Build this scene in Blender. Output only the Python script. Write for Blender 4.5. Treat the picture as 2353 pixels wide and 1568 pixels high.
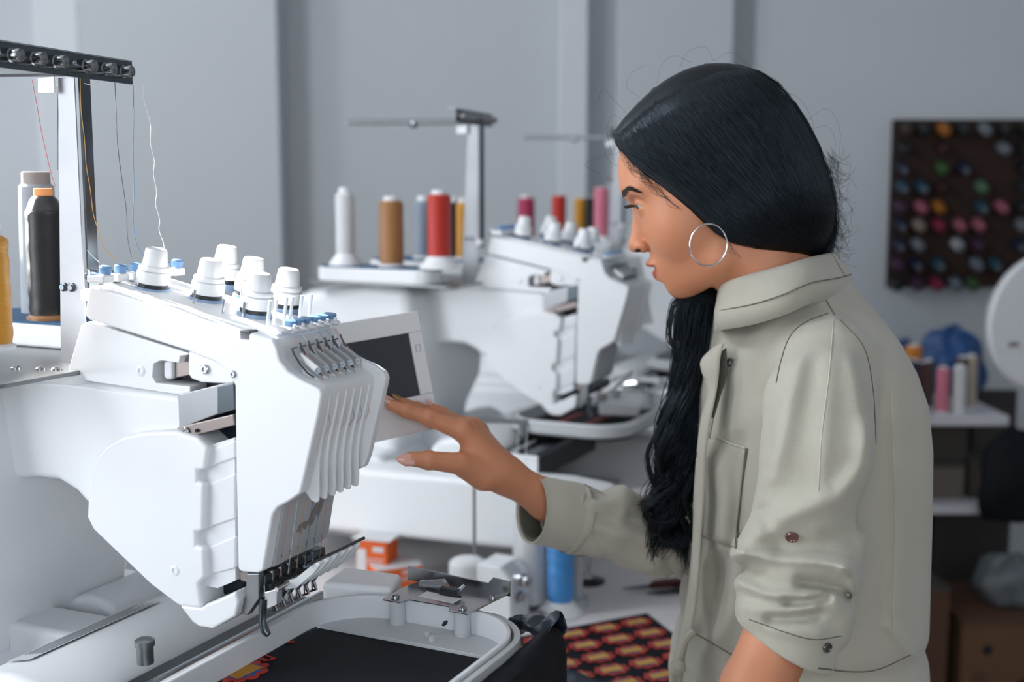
import bpy, bmesh, math, random
import numpy as np
from mathutils import Vector, Matrix
random.seed(7)
for o in list(bpy.data.objects): bpy.data.objects.remove(o)
SC = bpy.context.scene
COL = SC.collection
PI = math.pi
R = math.radians

# ------------------------------------------------------------------ camera
FPX, CX, CY, PITCH = 2800.0, 1176.5, 784.0, R(7.5)      # focal length in pixels of the 2353x1568 frame
CAM = np.array([0.0, 0.0, 1.48])
cam_d = bpy.data.cameras.new('camera')
cam_d.sensor_fit = 'HORIZONTAL'; cam_d.sensor_width = 36.0
cam_d.lens = FPX / 2353.0 * 36.0
cam_d.clip_start = 0.05
cam_d.dof.use_dof = True
cam_d.dof.focus_distance = 1.23
cam_d.dof.aperture_fstop = 3.5
cam_o = bpy.data.objects.new('camera', cam_d); COL.objects.link(cam_o)
cam_o.location = CAM; cam_o.rotation_euler = (PI / 2 - PITCH, 0, 0)
SC.camera = cam_o

# ------------------------------------------------------------------ world, sun, window daylight, added fill, exposure
wd = bpy.data.worlds.new('world'); SC.world = wd; wd.use_nodes = True
wd.node_tree.nodes['Background'].inputs[0].default_value = (0.72, 0.83, 1.0, 1)
wd.node_tree.nodes['Background'].inputs[1].default_value = 1.0
SUN_TO = Vector((-0.68, 0.50, 0.53)).normalized()
sd = bpy.data.lights.new('sun', 'SUN'); sd.energy = 22.0; sd.angle = R(0.6); sd.color = (1.0, 0.96, 0.9)
so = bpy.data.objects.new('sun', sd); COL.objects.link(so); so.location = (-4, 4, 5)
so.rotation_euler = SUN_TO.to_track_quat('Z', 'Y').to_euler()
def window_light(name, loc, direction, sx, sy, power, color=(0.92, 0.96, 1.0)):
    l = bpy.data.lights.new(name, 'AREA'); l.shape = 'RECTANGLE'; l.size = sx; l.size_y = sy
    l.energy = power; l.color = color
    o = bpy.data.objects.new(name, l); COL.objects.link(o); o.location = loc
    o.rotation_euler = Vector(direction).to_track_quat('-Z', 'Z').to_euler()
    return o
window_light('daylight_left', (-2.36, 0.35, 1.75), (1, 0.05, -0.08), 1.7, 1.4, 32)
window_light('daylight_sun_window', (-2.36, 2.64, 3.09), (1, -0.2, -0.45), 0.56, 0.42, 14)
window_light('added_upper_fill', (-2.36, 1.2, 3.09), (1, 0.0, -0.5), 2.0, 0.42, 48)  # added fill, out of view, for hair highlights and upper surfaces
window_light('daylight_back_left', (-2.36, 3.55, 1.65), (1, 0.05, 0), 0.9, 1.3, 3.0)
window_light('daylight_rear', (0.0, -2.16, 1.95), (0.0, 1, -0.1), 2.2, 1.7, 17)
SC.view_settings.view_transform = 'Standard'; SC.view_settings.look = 'None'
SC.view_settings.gamma = 1.0; SC.view_settings.use_curve_mapping = False
SC.view_settings.exposure = 0.5

# ------------------------------------------------------------------ geometry helpers
_fw = np.array([0, math.cos(PITCH), -math.sin(PITCH)]); _rt = np.array([1.0, 0, 0]); _up = np.array([0, math.sin(PITCH), math.cos(PITCH)])
def ray(u, v): return _fw + (u - CX) / FPX * _rt - (v - CY) / FPX * _up
def P(u, v, Y):                       # point of the sight line at world distance Y
    r = ray(u, v); return CAM + r * (Y / r[1])
def PZ(u, v, Z):                      # point of the sight line at height Z
    r = ray(u, v); return CAM + r * ((Z - CAM[2]) / r[2])

class MB:
    def __init__(s): s.v = []; s.f = []
    def add(s, vs, fs):
        b = len(s.v); s.v += [tuple(float(c) for c in q) for q in vs]; s.f += [tuple(b + i for i in f) for f in fs]; return s
    def box(s, c, d, rot=None):
        hx, hy, hz = d[0] / 2, d[1] / 2, d[2] / 2
        vs = [Vector((x, y, z)) for x in (-hx, hx) for y in (-hy, hy) for z in (-hz, hz)]
        if rot is not None: vs = [rot @ q for q in vs]
        vs = [q + Vector(c) for q in vs]
        return s.add(vs, [(0, 1, 3, 2), (4, 6, 7, 5), (0, 4, 5, 1), (2, 3, 7, 6), (0, 2, 6, 4), (1, 5, 7, 3)])
    def rings(s, rings, cap0=True, cap1=True, closed=True):
        n = len(rings[0]); vs = [q for r in rings for q in r]; fs = []
        for i in range(len(rings) - 1):
            for j in range(n if closed else n - 1):
                k = (j + 1) % n
                fs.append((i * n + j, i * n + k, (i + 1) * n + k, (i + 1) * n + j))
        if cap0: fs.append(tuple(range(n - 1, -1, -1)))
        if cap1: fs.append(tuple((len(rings) - 1) * n + j for j in range(n)))
        return s.add(vs, fs)
    def lathe(s, prof, c=(0, 0, 0), axis=(0, 0, 1), n=24, cap0=True, cap1=True):
        q = Vector(axis).normalized().to_track_quat('Z', 'Y'); c = Vector(c); rr = []
        for (r, z) in prof:
            rr.append([q @ Vector((max(r, 1e-5) * math.cos(2 * PI * j / n), max(r, 1e-5) * math.sin(2 * PI * j / n), z)) + c for j in range(n)])
        return s.rings(rr, cap0, cap1)
    def cyl(s, a, b, r0, r1=None, n=16):
        a = Vector(a); b = Vector(b); r1 = r0 if r1 is None else r1
        return s.lathe([(r0, 0), (r1, (b - a).length)], a, b - a, n)
    def tube(s, pts, r, n=8, closed=False):
        pts = [Vector(p) for p in pts]; rr = []; m = len(pts); prev = None
        for i, p in enumerate(pts):
            a = pts[(i - 1) % m] if (closed or i > 0) else p
            b = pts[(i + 1) % m] if (closed or i < m - 1) else p
            t = (b - a).normalized()
            if prev is None:
                x = t.cross(Vector((0, 0, 1)));
                if x.length < 1e-3: x = t.cross(Vector((0, 1, 0)))
            else: x = prev - t * prev.dot(t)
            x.normalize(); prev = x; y = t.cross(x)
            rad = r[i] if hasattr(r, '__len__') else r
            rr.append([p + x * rad * math.cos(2 * PI * j / n) + y * rad * math.sin(2 * PI * j / n) for j in range(n)])
        if closed: rr.append(rr[0])
        return s.rings(rr, not closed, not closed)
    def prism(s, poly, a, b):         # poly: 2-D points; a, b: functions (x, y) -> 3-D of the two ends
        n = len(poly)
        area = sum(poly[i][0] * poly[(i + 1) % n][1] - poly[(i + 1) % n][0] * poly[i][1] for i in range(n))
        if area < 0: poly = poly[::-1]
        vs = [a(*p) for p in poly] + [b(*p) for p in poly]
        fs = [tuple(range(n)), tuple(range(2 * n - 1, n - 1, -1))]
        for i in range(n):
            k = (i + 1) % n; fs.append((i, n + i, n + k, k))
        return s.add(vs, fs)
    def side(s, poly, w0, w1):        # poly of (s, z), extruded along the width axis y
        return s.prism(poly, lambda x, z: (x, w0, z), lambda x, z: (x, w1, z))
    def flat(s, poly, z0, z1):        # poly of (x, y), extruded along z
        return s.prism(poly, lambda x, y: (x, y, z0), lambda x, y: (x, y, z1))

def obj(name, mb, mat, parent=None, bevel=0, seg=2, smooth=40, matrix=None, subsurf=0, recalc=True):
    me = bpy.data.meshes.new(name); me.from_pydata(mb.v, [], mb.f)
    if recalc:
        bm = bmesh.new(); bm.from_mesh(me); bmesh.ops.recalc_face_normals(bm, faces=bm.faces); bm.to_mesh(me); bm.free()
    me.materials.append(M[mat] if isinstance(mat, str) else mat)
    if smooth:
        for p in me.polygons: p.use_smooth = True
        if smooth < 180: me.set_sharp_from_angle(angle=R(smooth))
    o = bpy.data.objects.new(name, me); COL.objects.link(o)
    if parent is not None: o.parent = parent
    if matrix is not None: o.matrix_basis = matrix
    if bevel:
        m = o.modifiers.new('bevel', 'BEVEL'); m.width = bevel; m.segments = seg; m.limit_method = 'ANGLE'; m.angle_limit = R(35)
        m.harden_normals = True
    if subsurf:
        m = o.modifiers.new('subsurf', 'SUBSURF'); m.levels = subsurf; m.render_levels = subsurf
    return o
def tag(o, label=None, cat=None, group=None, kind=None):
    if label: o['label'] = label
    if cat: o['category'] = cat
    if group: o['group'] = group
    if kind: o['kind'] = kind
    return o
def empty(name, loc=(0, 0, 0), rz=0.0):
    o = bpy.data.objects.new(name, None); COL.objects.link(o); o.location = loc; o.rotation_euler = (0, 0, rz)
    o.empty_display_size = 0.05; return o
def copy_tree(o, parent=None, skip=()):
    c = o.copy(); COL.objects.link(c)
    if parent is not None: c.parent = parent
    for ch in o.children:
        if ch.name.split('.')[0] in skip: continue
        copy_tree(ch, c, skip)
    return c
def text_mesh(body, size, name='lettering'):
    cu = bpy.data.curves.new(name, 'FONT'); cu.body = body; cu.size = size; cu.align_x = 'CENTER'; cu.align_y = 'CENTER'
    cu.resolution_u = 3
    t = bpy.data.objects.new(name + '_tmp', cu); COL.objects.link(t)
    dg = bpy.context.evaluated_depsgraph_get(); dg.update()
    me = bpy.data.meshes.new_from_object(t.evaluated_get(dg)); bpy.data.objects.remove(t); bpy.data.curves.remove(cu)
    return me
def catmull(pts, n):                  # smooth curve through points, n samples per span
    p = [np.asarray(q, float) for q in pts]; p = [2 * p[0] - p[1]] + p + [2 * p[-1] - p[-2]]; out = []
    for i in range(1, len(p) - 2):
        for k in range(n):
            t = k / n
            out.append(0.5 * ((2 * p[i]) + (p[i + 1] - p[i - 1]) * t + (2 * p[i - 1] - 5 * p[i] + 4 * p[i + 1] - p[i + 2]) * t * t + (3 * p[i] - p[i - 1] - 3 * p[i + 1] + p[i + 2]) * t ** 3))
    out.append(p[-2]); return out
def round_rect(x0, x1, y0, y1, r, n=8):
    pts = []
    for (cx, cy, a0) in ((x1 - r, y1 - r, 0), (x0 + r, y1 - r, 90), (x0 + r, y0 + r, 180), (x1 - r, y0 + r, 270)):
        for k in range(n + 1):
            a = R(a0 + 90 * k / n); pts.append((cx + r * math.cos(a), cy + r * math.sin(a)))
    return pts

# ------------------------------------------------------------------ materials
M = {}
def srgb(h):
    c = [int(h[i:i + 2], 16) / 255 for i in (0, 2, 4)]
    return tuple(x / 12.92 if x <= 0.04045 else ((x + 0.055) / 1.055) ** 2.4 for x in c)
def mat(name, col, rough=0.5, metal=0.0, var=0.06, vscale=8.0, bump=0.0, bscale=200.0, spec=None, trans=0.0, sheen=0.0, ior=None, coat=0.0, sss=0.0):
    m = bpy.data.materials.new(name); m.use_nodes = True; nt = m.node_tree; b = nt.nodes['Principled BSDF']
    c = srgb(col) if isinstance(col, str) else col
    b.inputs['Roughness'].default_value = rough; b.inputs['Metallic'].default_value = metal
    if spec is not None: b.inputs['Specular IOR Level'].default_value = spec
    if ior: b.inputs['IOR'].default_value = ior
    if trans: b.inputs['Transmission Weight'].default_value = trans
    if sheen: b.inputs['Sheen Weight'].default_value = sheen
    if coat: b.inputs['Coat Weight'].default_value = coat; b.inputs['Coat Roughness'].default_value = 0.15
    if sss:
        b.inputs['Subsurface Weight'].default_value = sss; b.inputs['Subsurface Radius'].default_value = (0.012, 0.005, 0.003); b.inputs['Subsurface Scale'].default_value = 0.35
    tc = nt.nodes.new('ShaderNodeTexCoord')
    n = nt.nodes.new('ShaderNodeTexNoise'); n.inputs['Scale'].default_value = vscale; n.inputs['Detail'].default_value = 4
    nt.links.new(tc.outputs['Object'], n.inputs['Vector'])
    r = nt.nodes.new('ShaderNodeMix'); r.data_type = 'RGBA'
    lo = tuple(x * (1 - var) for x in c); hi = tuple(min(1, x * (1 + var)) for x in c)
    r.inputs['A'].default_value = (*lo, 1); r.inputs['B'].default_value = (*hi, 1)
    nt.links.new(n.outputs['Fac'], r.inputs['Factor']); nt.links.new(r.outputs['Result'], b.inputs['Base Color'])
    if bump:
        n2 = nt.nodes.new('ShaderNodeTexNoise'); n2.inputs['Scale'].default_value = bscale; n2.inputs['Detail'].default_value = 3
        nt.links.new(tc.outputs['Object'], n2.inputs['Vector'])
        bp = nt.nodes.new('ShaderNodeBump'); bp.inputs['Strength'].default_value = bump; bp.inputs['Distance'].default_value = 0.002
        nt.links.new(n2.outputs['Fac'], bp.inputs['Height']); nt.links.new(bp.outputs['Normal'], b.inputs['Normal'])
    M[name] = m; return m
def mat_wave(name, col, rough, scale, strength, direction='Z', col2=None, metal=0.0, sheen=0.0):   # fine parallel winding
    m = mat(name, col, rough, metal, 0.05, 30, sheen=sheen); nt = m.node_tree; b = nt.nodes['Principled BSDF']
    tc = [n for n in nt.nodes if n.type == 'TEX_COORD'][0]
    w = nt.nodes.new('ShaderNodeTexWave'); w.bands_direction = direction; w.inputs['Scale'].default_value = scale
    w.inputs['Distortion'].default_value = 0.6; w.inputs['Detail'].default_value = 1
    nt.links.new(tc.outputs['Object'], w.inputs['Vector'])
    bp = nt.nodes.new('ShaderNodeBump'); bp.inputs['Strength'].default_value = strength; bp.inputs['Distance'].default_value = 0.001
    nt.links.new(w.outputs['Fac'], bp.inputs['Height']); nt.links.new(bp.outputs['Normal'], b.inputs['Normal'])
    return m
mat('wall_paint', (0.50, 0.528, 0.55), 0.85, var=0.03, vscale=2.5, bump=0.05, bscale=60)
mat('wall_light', (0.61, 0.64, 0.66), 0.8, var=0.02, vscale=2.5)
mat('ceiling_white', (0.6, 0.6, 0.61), 0.9)
mat('floor_boards', '5a4a40', 0.55, var=0.2, vscale=6)
mat('white_plastic', (0.80, 0.815, 0.83), 0.32, var=0.015, vscale=5)
mat('white_plastic2', (0.74, 0.755, 0.78), 0.4, var=0.02, vscale=5)
mat('grey_plastic', (0.42, 0.44, 0.46), 0.4, var=0.04)
mat('pale_grey', (0.55, 0.57, 0.58), 0.38, var=0.04)
mat('dark_recess', (0.006, 0.009, 0.02), 0.5)
mat('black_plastic', (0.015, 0.02, 0.025), 0.35)
mat('steel', (0.5, 0.51, 0.53), 0.22, metal=1.0, var=0.05)
mat('polished_steel', (0.30, 0.31, 0.325), 0.2, metal=1.0, var=0.03)
mat('dark_steel', (0.12, 0.14, 0.155), 0.25, metal=0.9, var=0.08)
mat('brushed_steel', (0.28, 0.29, 0.30), 0.38, metal=1.0, var=0.08, vscale=40)
mat('bronze_steel', (0.30, 0.255, 0.24), 0.35, metal=0.7)
mat('satin_metal', (0.33, 0.34, 0.355), 0.34, metal=0.75, var=0.1, vscale=20)
mat('mast_metal', (0.33, 0.34, 0.36), 0.42, metal=0.35, var=0.1, vscale=20)
mat('lever_metal', (0.55, 0.56, 0.57), 0.4, metal=0.5, var=0.05)
mat('blue_plastic', '6f96c0', 0.35)
mat('blue_felt', '3d5d7c', 0.95, var=0.3, vscale=150, bump=0.6, bscale=400)
mat('dial_base', '7f97b4', 0.2, var=0.1)
mat('screen_glass', (0.035, 0.042, 0.05), 0.16, var=0.03)
mat('table_top', (0.72, 0.70, 0.70), 0.5, var=0.05, vscale=5)
mat('black_cloth', (0.006, 0.008, 0.012), 0.62, var=0.3, vscale=60, bump=0.35, bscale=900, spec=0.18)
mat('satin_cloth', (0.012, 0.02, 0.035), 0.33, var=0.3, vscale=40, bump=0.2, bscale=300, spec=0.55)
mat('acrylic', (0.46, 0.47, 0.48), 0.3, var=0.04)
mat('stain', (0.24, 0.21, 0.195), 0.6, var=0.5, vscale=120)
mat('ink_blue', (0.06, 0.10, 0.16), 0.5)
mat('ink_grey', (0.25, 0.26, 0.28), 0.5)
for nm, c in dict(red='c0220c', gold='dd9a26', tan='a5713f', white='dfe1e2', grey='8f9bab', black='07090d', crimson='b32a55', pink='d8788e',
                  sky='3f9be6', green='4f7a44', navy='16224a', maroon='4a1512', brown='4a3a2e', beige='b9a899', teal='2f6076', purple='5a3658',
                  sage='6f9a74', orange='d8831c', silver='9aa3ac', charcoal='24262b').items():
    mat_wave('thread_' + nm, c, 0.38, 260, 0.5, 'Z', sheen=0.15)
    M['thread_' + nm].node_tree.nodes['Principled BSDF'].inputs['Specular IOR Level'].default_value = 0.6
mat_wave('mesh_net', 'b4b9c0', 0.6, 120, 1.0, 'DIAGONAL')
for nm, c in dict(red='b8b0ac', gold='c89b5c').items(): pass
# ------------------------------------------------------------------ the room
RX0, RX1, RY0, RY1, RZ = -2.4, 2.7, -2.2, 4.2, 3.5
def struct(name, mb, m, bevel=0): return tag(obj(name, mb, m, bevel=bevel, smooth=30), kind='structure')
struct('floor', MB().box(((RX0 + RX1) / 2, (RY0 + RY1) / 2, -0.05), (RX1 - RX0 + .4, RY1 - RY0 + .4, 0.1)), 'floor_boards')
struct('ceiling', MB().box(((RX0 + RX1) / 2, (RY0 + RY1) / 2, RZ + 0.05), (RX1 - RX0 + .4, RY1 - RY0 + .4, 0.1)), 'ceiling_white')
wb = MB().box(((RX0 + RX1) / 2, RY1 + 0.1, RZ / 2), (RX1 - RX0 + .4, 0.2, RZ))
struct('wall_back', wb, 'wall_paint')
def wall_with_holes(name, axis, pos, a0, a1, holes, zb=0, zt=RZ):      # a wall slab with rectangular window openings
    mb = MB(); t = 0.12
    def bx(p0, p1, z0, z1):
        if p1 - p0 < 1e-4 or z1 - z0 < 1e-4: return
        if axis == 'x': mb.box((pos, (p0 + p1) / 2, (z0 + z1) / 2), (t, p1 - p0, z1 - z0))
        else: mb.box(((p0 + p1) / 2, pos, (z0 + z1) / 2), (p1 - p0, t, z1 - z0))
    cur = a0
    for (h0, h1, z0, z1) in sorted(holes):
        bx(cur, h0, zb, zt); bx(h0, h1, zb, z0); bx(h0, h1, z1, zt); cur = h1
    bx(cur, a1, zb, zt)
    return struct(name, mb, 'wall_paint')
wall_with_holes('wall_left', 'x', RX0 - 0.06, RY0 - .1, RY1 + .1, [(-0.5, 1.2, 1.05, 2.45), (3.1, 4.0, 1.0, 2.3)], 0, 2.65)
wall_with_holes('wall_left_upper', 'x', RX0 - 0.06, RY0 - .1, RY1 + .1, [(0.15, 2.25, 2.83, 3.35), (2.31, 2.97, 2.69, 3.35)], 2.65, RZ)
wall_with_holes('wall_rear', 'y', RY0 - 0.06, RX0, RX1, [(-1.1, 1.1, 1.1, 2.8)])
struct('wall_right', MB().box((RX1 + 0.06, (RY0 + RY1) / 2, RZ / 2), (0.12, RY1 - RY0 + .2, RZ)), 'wall_paint')
def window(name, axis, pos, a0, a1, z0, z1, mull, sun_bar=None):
    mb = MB(); fr = 0.05
    def bar(p0, p1, q0, q1):
        if axis == 'x': mb.box((pos, (p0 + p1) / 2, (q0 + q1) / 2), (0.06, p1 - p0, q1 - q0))
        else: mb.box(((p0 + p1) / 2, pos, (q0 + q1) / 2), (p1 - p0, 0.06, q1 - q0))
    bar(a0, a1, z0, z0 + fr); bar(a0, a1, z1 - fr, z1); bar(a0, a0 + fr, z0 + fr, z1 - fr); bar(a1 - fr, a1, z0 + fr, z1 - fr)
    for k in range(1, mull): c = a0 + (a1 - a0) * k / mull; bar(c - .02, c + .02, z0 + fr, z1 - fr)
    if sun_bar: bar(a0 + fr, a1 - fr, *sun_bar)
    struct(name, mb, 'white_plastic2')
window('window_1', 'x', RX0 - 0.07, -0.5, 1.2, 1.05, 2.45, 2)
window('added_window', 'x', RX0 - 0.07, 0.15, 2.25, 2.83, 3.35, 3)  # added opening, out of view, for the upper fill light
window('window_2', 'x', RX0 - 0.07, 2.31, 2.97, 2.69, 3.35, 1, (2.785, 2.845))  # crossbar added to split the sun into patches
window('window_4', 'x', RX0 - 0.07, 3.1, 4.0, 1.0, 2.3, 1)
window('window_3', 'y', RY0 - 0.07, -1.1, 1.1, 1.1, 2.8, 2)
# pilasters and panels of the back wall
def wall_strip(name, u0, u1, depth, m):
    Yf = RY1 - depth; x0 = P(u0, 120, Yf)[0]; x1 = P(u1, 120, Yf)[0]
    struct(name, MB().box(((x0 + x1) / 2, RY1 - depth / 2, RZ / 2), (x1 - x0, depth, RZ)), m, bevel=0.006)
wall_strip('trim_1', 78, 182, 0.10, 'wall_light')
wall_strip('trim_2', 182, 638, 0.16, 'wall_paint')
wall_strip('trim_3', 1284, 1352, 0.10, 'wall_light')
wall_strip('trim_4', 1418, 1686, 0.10, 'wall_paint')
wall_strip('trim_5', 1736, 2700, 0.04, 'wall_paint')

# ------------------------------------------------------------------ the long work table
TZ = 0.76
tdir = Vector((0.337, 0.9415, 0)); tnrm = Vector((0.9415, -0.337, 0))
def table_pt(y, off):                 # off: distance behind the front edge
    c = Vector((0.335 + (y - 2.05) * 0.358, y, 0)); return c - tnrm * off
tab = empty('work_table', table_pt(2.0, 0.4)); tag(tab, 'long pale work table carrying the embroidery machines', 'table')
q = [table_pt(0.2, 0), table_pt(3.75, 0), table_pt(3.75, 0.95), table_pt(0.2, 0.95)]
obj('table_top', MB().flat([(p.x - tab.location.x, p.y - tab.location.y) for p in q], TZ - 0.035, TZ), 'table_top', tab, bevel=0.004)
for (yy, off) in ((0.3, 0.08), (0.3, 0.87), (3.65, 0.08), (3.65, 0.87), (2.0, 0.87)):
    p = table_pt(yy, off) - tab.location; obj('leg', MB().box((p.x, p.y, (TZ - 0.035) / 2), (0.06, 0.06, TZ - 0.035)), 'white_plastic2', tab, bevel=0.004)
# ------------------------------------------------------------------ the six-needle embroidery machine
PSI = R(25.6)                          # heading of the machines in the room
AW = np.array([math.sin(PSI), math.cos(PSI), 0]); AF = np.array([math.cos(PSI), -math.sin(PSI), 0])
R0 = P(600, 1310, 1.10)
def loc(q): q = np.asarray(q) - np.array([R0[0], R0[1], TZ]); return np.array([q @ AF, q @ AW, q[2]])
def S(u, v, w=0.0):                    # local (front, width, height) where the sight line meets the side plane at width w
    r = ray(u, v); t = ((R0 + w * AW - CAM) @ AW) / (r @ AW); return loc(CAM + r * t)
def S2(pts, w=0.0): return [(S(u, v, w)[0], S(u, v, w)[2]) for u, v in pts]
def on_plane(u, v, n, c):              # local point where n.q = c
    a = loc(CAM); b = loc(CAM + ray(u, v)); d = b - a; n = np.asarray(n, float)
    return a + d * ((c - n @ a) / (n @ d))
def HZ(u, v, z): return on_plane(u, v, (0, 0, 1), z)

mach = empty('embroidery_machine', (R0[0], R0[1], TZ), -PSI)
tag(mach, 'white six-needle embroidery machine in the foreground, under the woman\'s reaching hand', 'sewing machine', 'embroidery machines along the table')
def part(name, mb, m, parent=None, **k): return obj(name, mb, m, parent or mach, **k)

# arm and column
arm = S2([(-420, 860), (-200, 855), (155, 868), (415, 905), (440, 990), (470, 1030), (420, 1120), (300, 1170), (205, 1165), (191, 1160), (167, 1133), (127, 1108), (73, 1101), (0, 1106), (-80, 1130), (-150, 1190), (-190, 1290), (-420, 1290)])
part('arm', MB().side(arm, 0.002, 0.098), 'white_plastic', bevel=0.010, seg=3)
colm = [(-0.66, 0.03), (-0.66, 0.42), (-0.60, 0.50), (-0.42, 0.53), (-0.33, 0.525), (-0.31, 0.40), (-0.315, 0.33), (-0.345, 0.27), (-0.36, 0.20), (-0.36, 0.03)]
part('column', MB().side(colm, -0.075, 0.205), 'white_plastic', bevel=0.025, seg=4)
neck = S2([(155, 868), (190, 746), (206, 739), (436, 811), (437, 815), (417, 818), (414, 834), (372, 828), (356, 836), (353, 866), (362, 880), (400, 884), (440, 888), (440, 905), (416, 907)])
part('neck_cover', MB().side(neck, -0.002, 0.10), 'white_plastic', bevel=0.005)
part('recess_shade', MB().side(S2([(352, 800), (548, 850), (552, 1330), (497, 1392), (480, 1380), (470, 1000), (360, 900)]), 0.022, 0.06), 'dark_recess')  # near-black block paints in the shade of the gaps around the head cover
part('side_bracket', MB().side(S2([(386, 829), (440, 823), (440, 862), (390, 872)]), 0.006, 0.02), 'bronze_steel', bevel=0.001)
part('side_clip', MB().side(S2([(372, 832), (392, 830), (392, 872), (378, 874), (372, 866)]), 0.002, 0.012), 'white_plastic2', bevel=0.003)
def screw(u, v, w, r, m='steel', parent=None, plug=False):
    p = S(u, v, w); mb = MB().lathe([(r, 0), (r, 0.0012), (r * 0.8, 0.002), (r * .45, 0.002), (r * .4, 0.0008), (0, 0.0008)], p, (0, -1, 0), 18)
    return part('plug' if plug else 'screw', mb, m, parent)
screw(325, 852, -0.001, 0.0057, 'white_plastic', plug=True); screw(403, 1311, -0.011, 0.0057, 'white_plastic', plug=True)
# hook cover: the drop-shaped lower front of the arm with its ribbed front edge
hook = S2([(200, 1140), (205, 1085), (220, 1048), (245, 1022), (278, 1004), (320, 994), (400, 990), (450, 1004), (477, 1030),
           (470, 1081), (453, 1082), (453, 1107), (468, 1113), (465, 1222), (449, 1224), (450, 1254), (468, 1260), (470, 1328), (455, 1344),
           (463, 1400), (420, 1397), (406, 1392), (343, 1344), (212, 1218), (198, 1190)], -0.012)
part('hook_cover', MB().side(hook, -0.012, 0.10), 'white_plastic', bevel=0.004, seg=3)
toe = S2([(410, 1392), (463, 1398), (470, 1390), (498, 1380), (540, 1360), (548, 1386), (541, 1418), (488, 1447), (456, 1442), (441, 1432)], -0.012)
part('hook_toe', MB().side(toe, -0.012, 0.03), 'white_plastic', bevel=0.003)
for k, (a, b, c, d) in enumerate((((470, 1036), (540, 1012), (540, 1054), (470, 1078)), ((466, 1116), (540, 1088), (540, 1193), (464, 1220)), ((467, 1262), (541, 1232), (541, 1307), (469, 1326)))):
    part('rib', MB().side(S2([a, b, c, d], -0.004), -0.004, 0.04), 'white_plastic2', bevel=0.002)
part('rib_plate', MB().side(S2([(462, 1030), (539, 1006), (541, 1335), (500, 1352), (462, 1345)], -0.002), -0.002, 0.03), 'white_plastic2')
part('metal_guide', MB().side(S2([(414, 906), (545, 874), (548, 930), (520, 945), (416, 985)]), -0.003, 0.02), 'satin_metal', bevel=0.001)
part('guide_block', MB().side(S2([(507, 886), (545, 878), (548, 940), (507, 952)]), -0.005, 0.004), 'dark_steel', bevel=0.001)
part('guide_bar', MB().side(S2([(416, 980), (545, 950), (548, 975), (438, 1004), (418, 1006)]), -0.006, 0.004), 'bronze_steel', bevel=0.001)
screw(427, 992, -0.007, 0.004); screw(453, 990, -0.007, 0.0018, 'dark_recess')
part('guide_post', MB().cyl(S(528, 872, 0.004), S(528, 940, 0.004), 0.0045, n=12), 'dark_steel')
part('mount_plate', MB().side(S2([(439, 805), (500, 828), (530, 846), (542, 862), (544, 882), (468, 878), (446, 870), (439, 860)]), -0.004, 0.006), 'white_plastic', bevel=0.002)
screw(471, 849, -0.005, 0.0046); screw(536, 860, -0.005, 0.0036)
# lower needle-side ironwork
part('needle_bracket', MB().side(S2([(572, 1316), (601, 1316), (601, 1374), (575, 1412), (520, 1396), (516, 1383), (560, 1382), (570, 1366)]), -0.004, 0.004), 'brushed_steel', bevel=0.001)
part('bracket_block', MB().side(S2([(553, 1316), (570, 1316), (568, 1338), (553, 1334)]), 0.0, 0.012), 'bronze_steel')

# head cover
front = [(648, 826), (668, 850), (700, 868), (730, 880), (744, 890), (748, 905), (740, 950), (724, 1020), (706, 1100), (698, 1130), (668, 1152), (645, 1164), (634, 1180), (622, 1250), (612, 1309)]
top_line = [(214, 656), (424, 716), (633, 779), (642, 796)]
under = [(600, 1315), (562, 1312), (554, 1305), (550, 1100), (547, 885), (536, 858), (505, 832), (437, 805), (208, 732), (203, 720)]
HB0, HB1 = 0.006, 0.090
body_poly = S2(top_line + [(u - 8, v + 3) for u, v in front[:10]] + [(640, 1140), (634, 1178)] + front[13:] + under)
part('head_cover', MB().side(body_poly, HB0, HB1), 'white_plastic', bevel=0.002)
near_front = [(648, 826), (668, 852), (702, 874), (732, 888), (744, 896), (746, 908), (738, 955), (722, 1024), (704, 1104), (697, 1132), (668, 1152), (645, 1164), (634, 1180), (622, 1250), (612, 1309)]
cheek = S2(top_line + near_front + under)
part('head_side', MB().side(cheek, -0.005, 0.008), 'white_plastic', bevel=0.006, seg=4)
part('head_side', MB().side(S2(top_line + [(650, 818), (668, 838), (700, 856), (735, 872), (758, 888), (764, 905), (754, 955), (738, 1020), (722, 1096), (712, 1122), (690, 1130), (640, 1140), (634, 1180), (622, 1250), (612, 1309)] + under), 0.089, 0.099), 'white_plastic', bevel=0.004, seg=3)
NW = [0.0145 + 0.0131 * i for i in range(6)]        # needle positions across the head, needle 6 nearest the camera
fin_out = [(684, 828), (700, 848), (725, 869), (746, 886), (757, 899), (758, 912), (752, 953), (739, 1014), (733, 1057), (731, 1100), (732, 1128), (730, 1154), (724, 1157), (712, 1150), (704, 1138)]
fin_in = [(690, 1120), (700, 1060), (712, 1000), (728, 930), (730, 905), (700, 880)]
fw = 0.0122
fin_poly = S2(fin_out + fin_in, fw)
fin_me = None
for i, w in enumerate(NW):
    if fin_me is None:
        fo = part('fin', MB().side(fin_poly, -0.0016, 0.0016), 'white_plastic', bevel=0.0012); fin_me = fo
    else:
        c = fin_me.copy(); COL.objects.link(c); fo = c
    fo.location = (0, w, 0)
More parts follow.
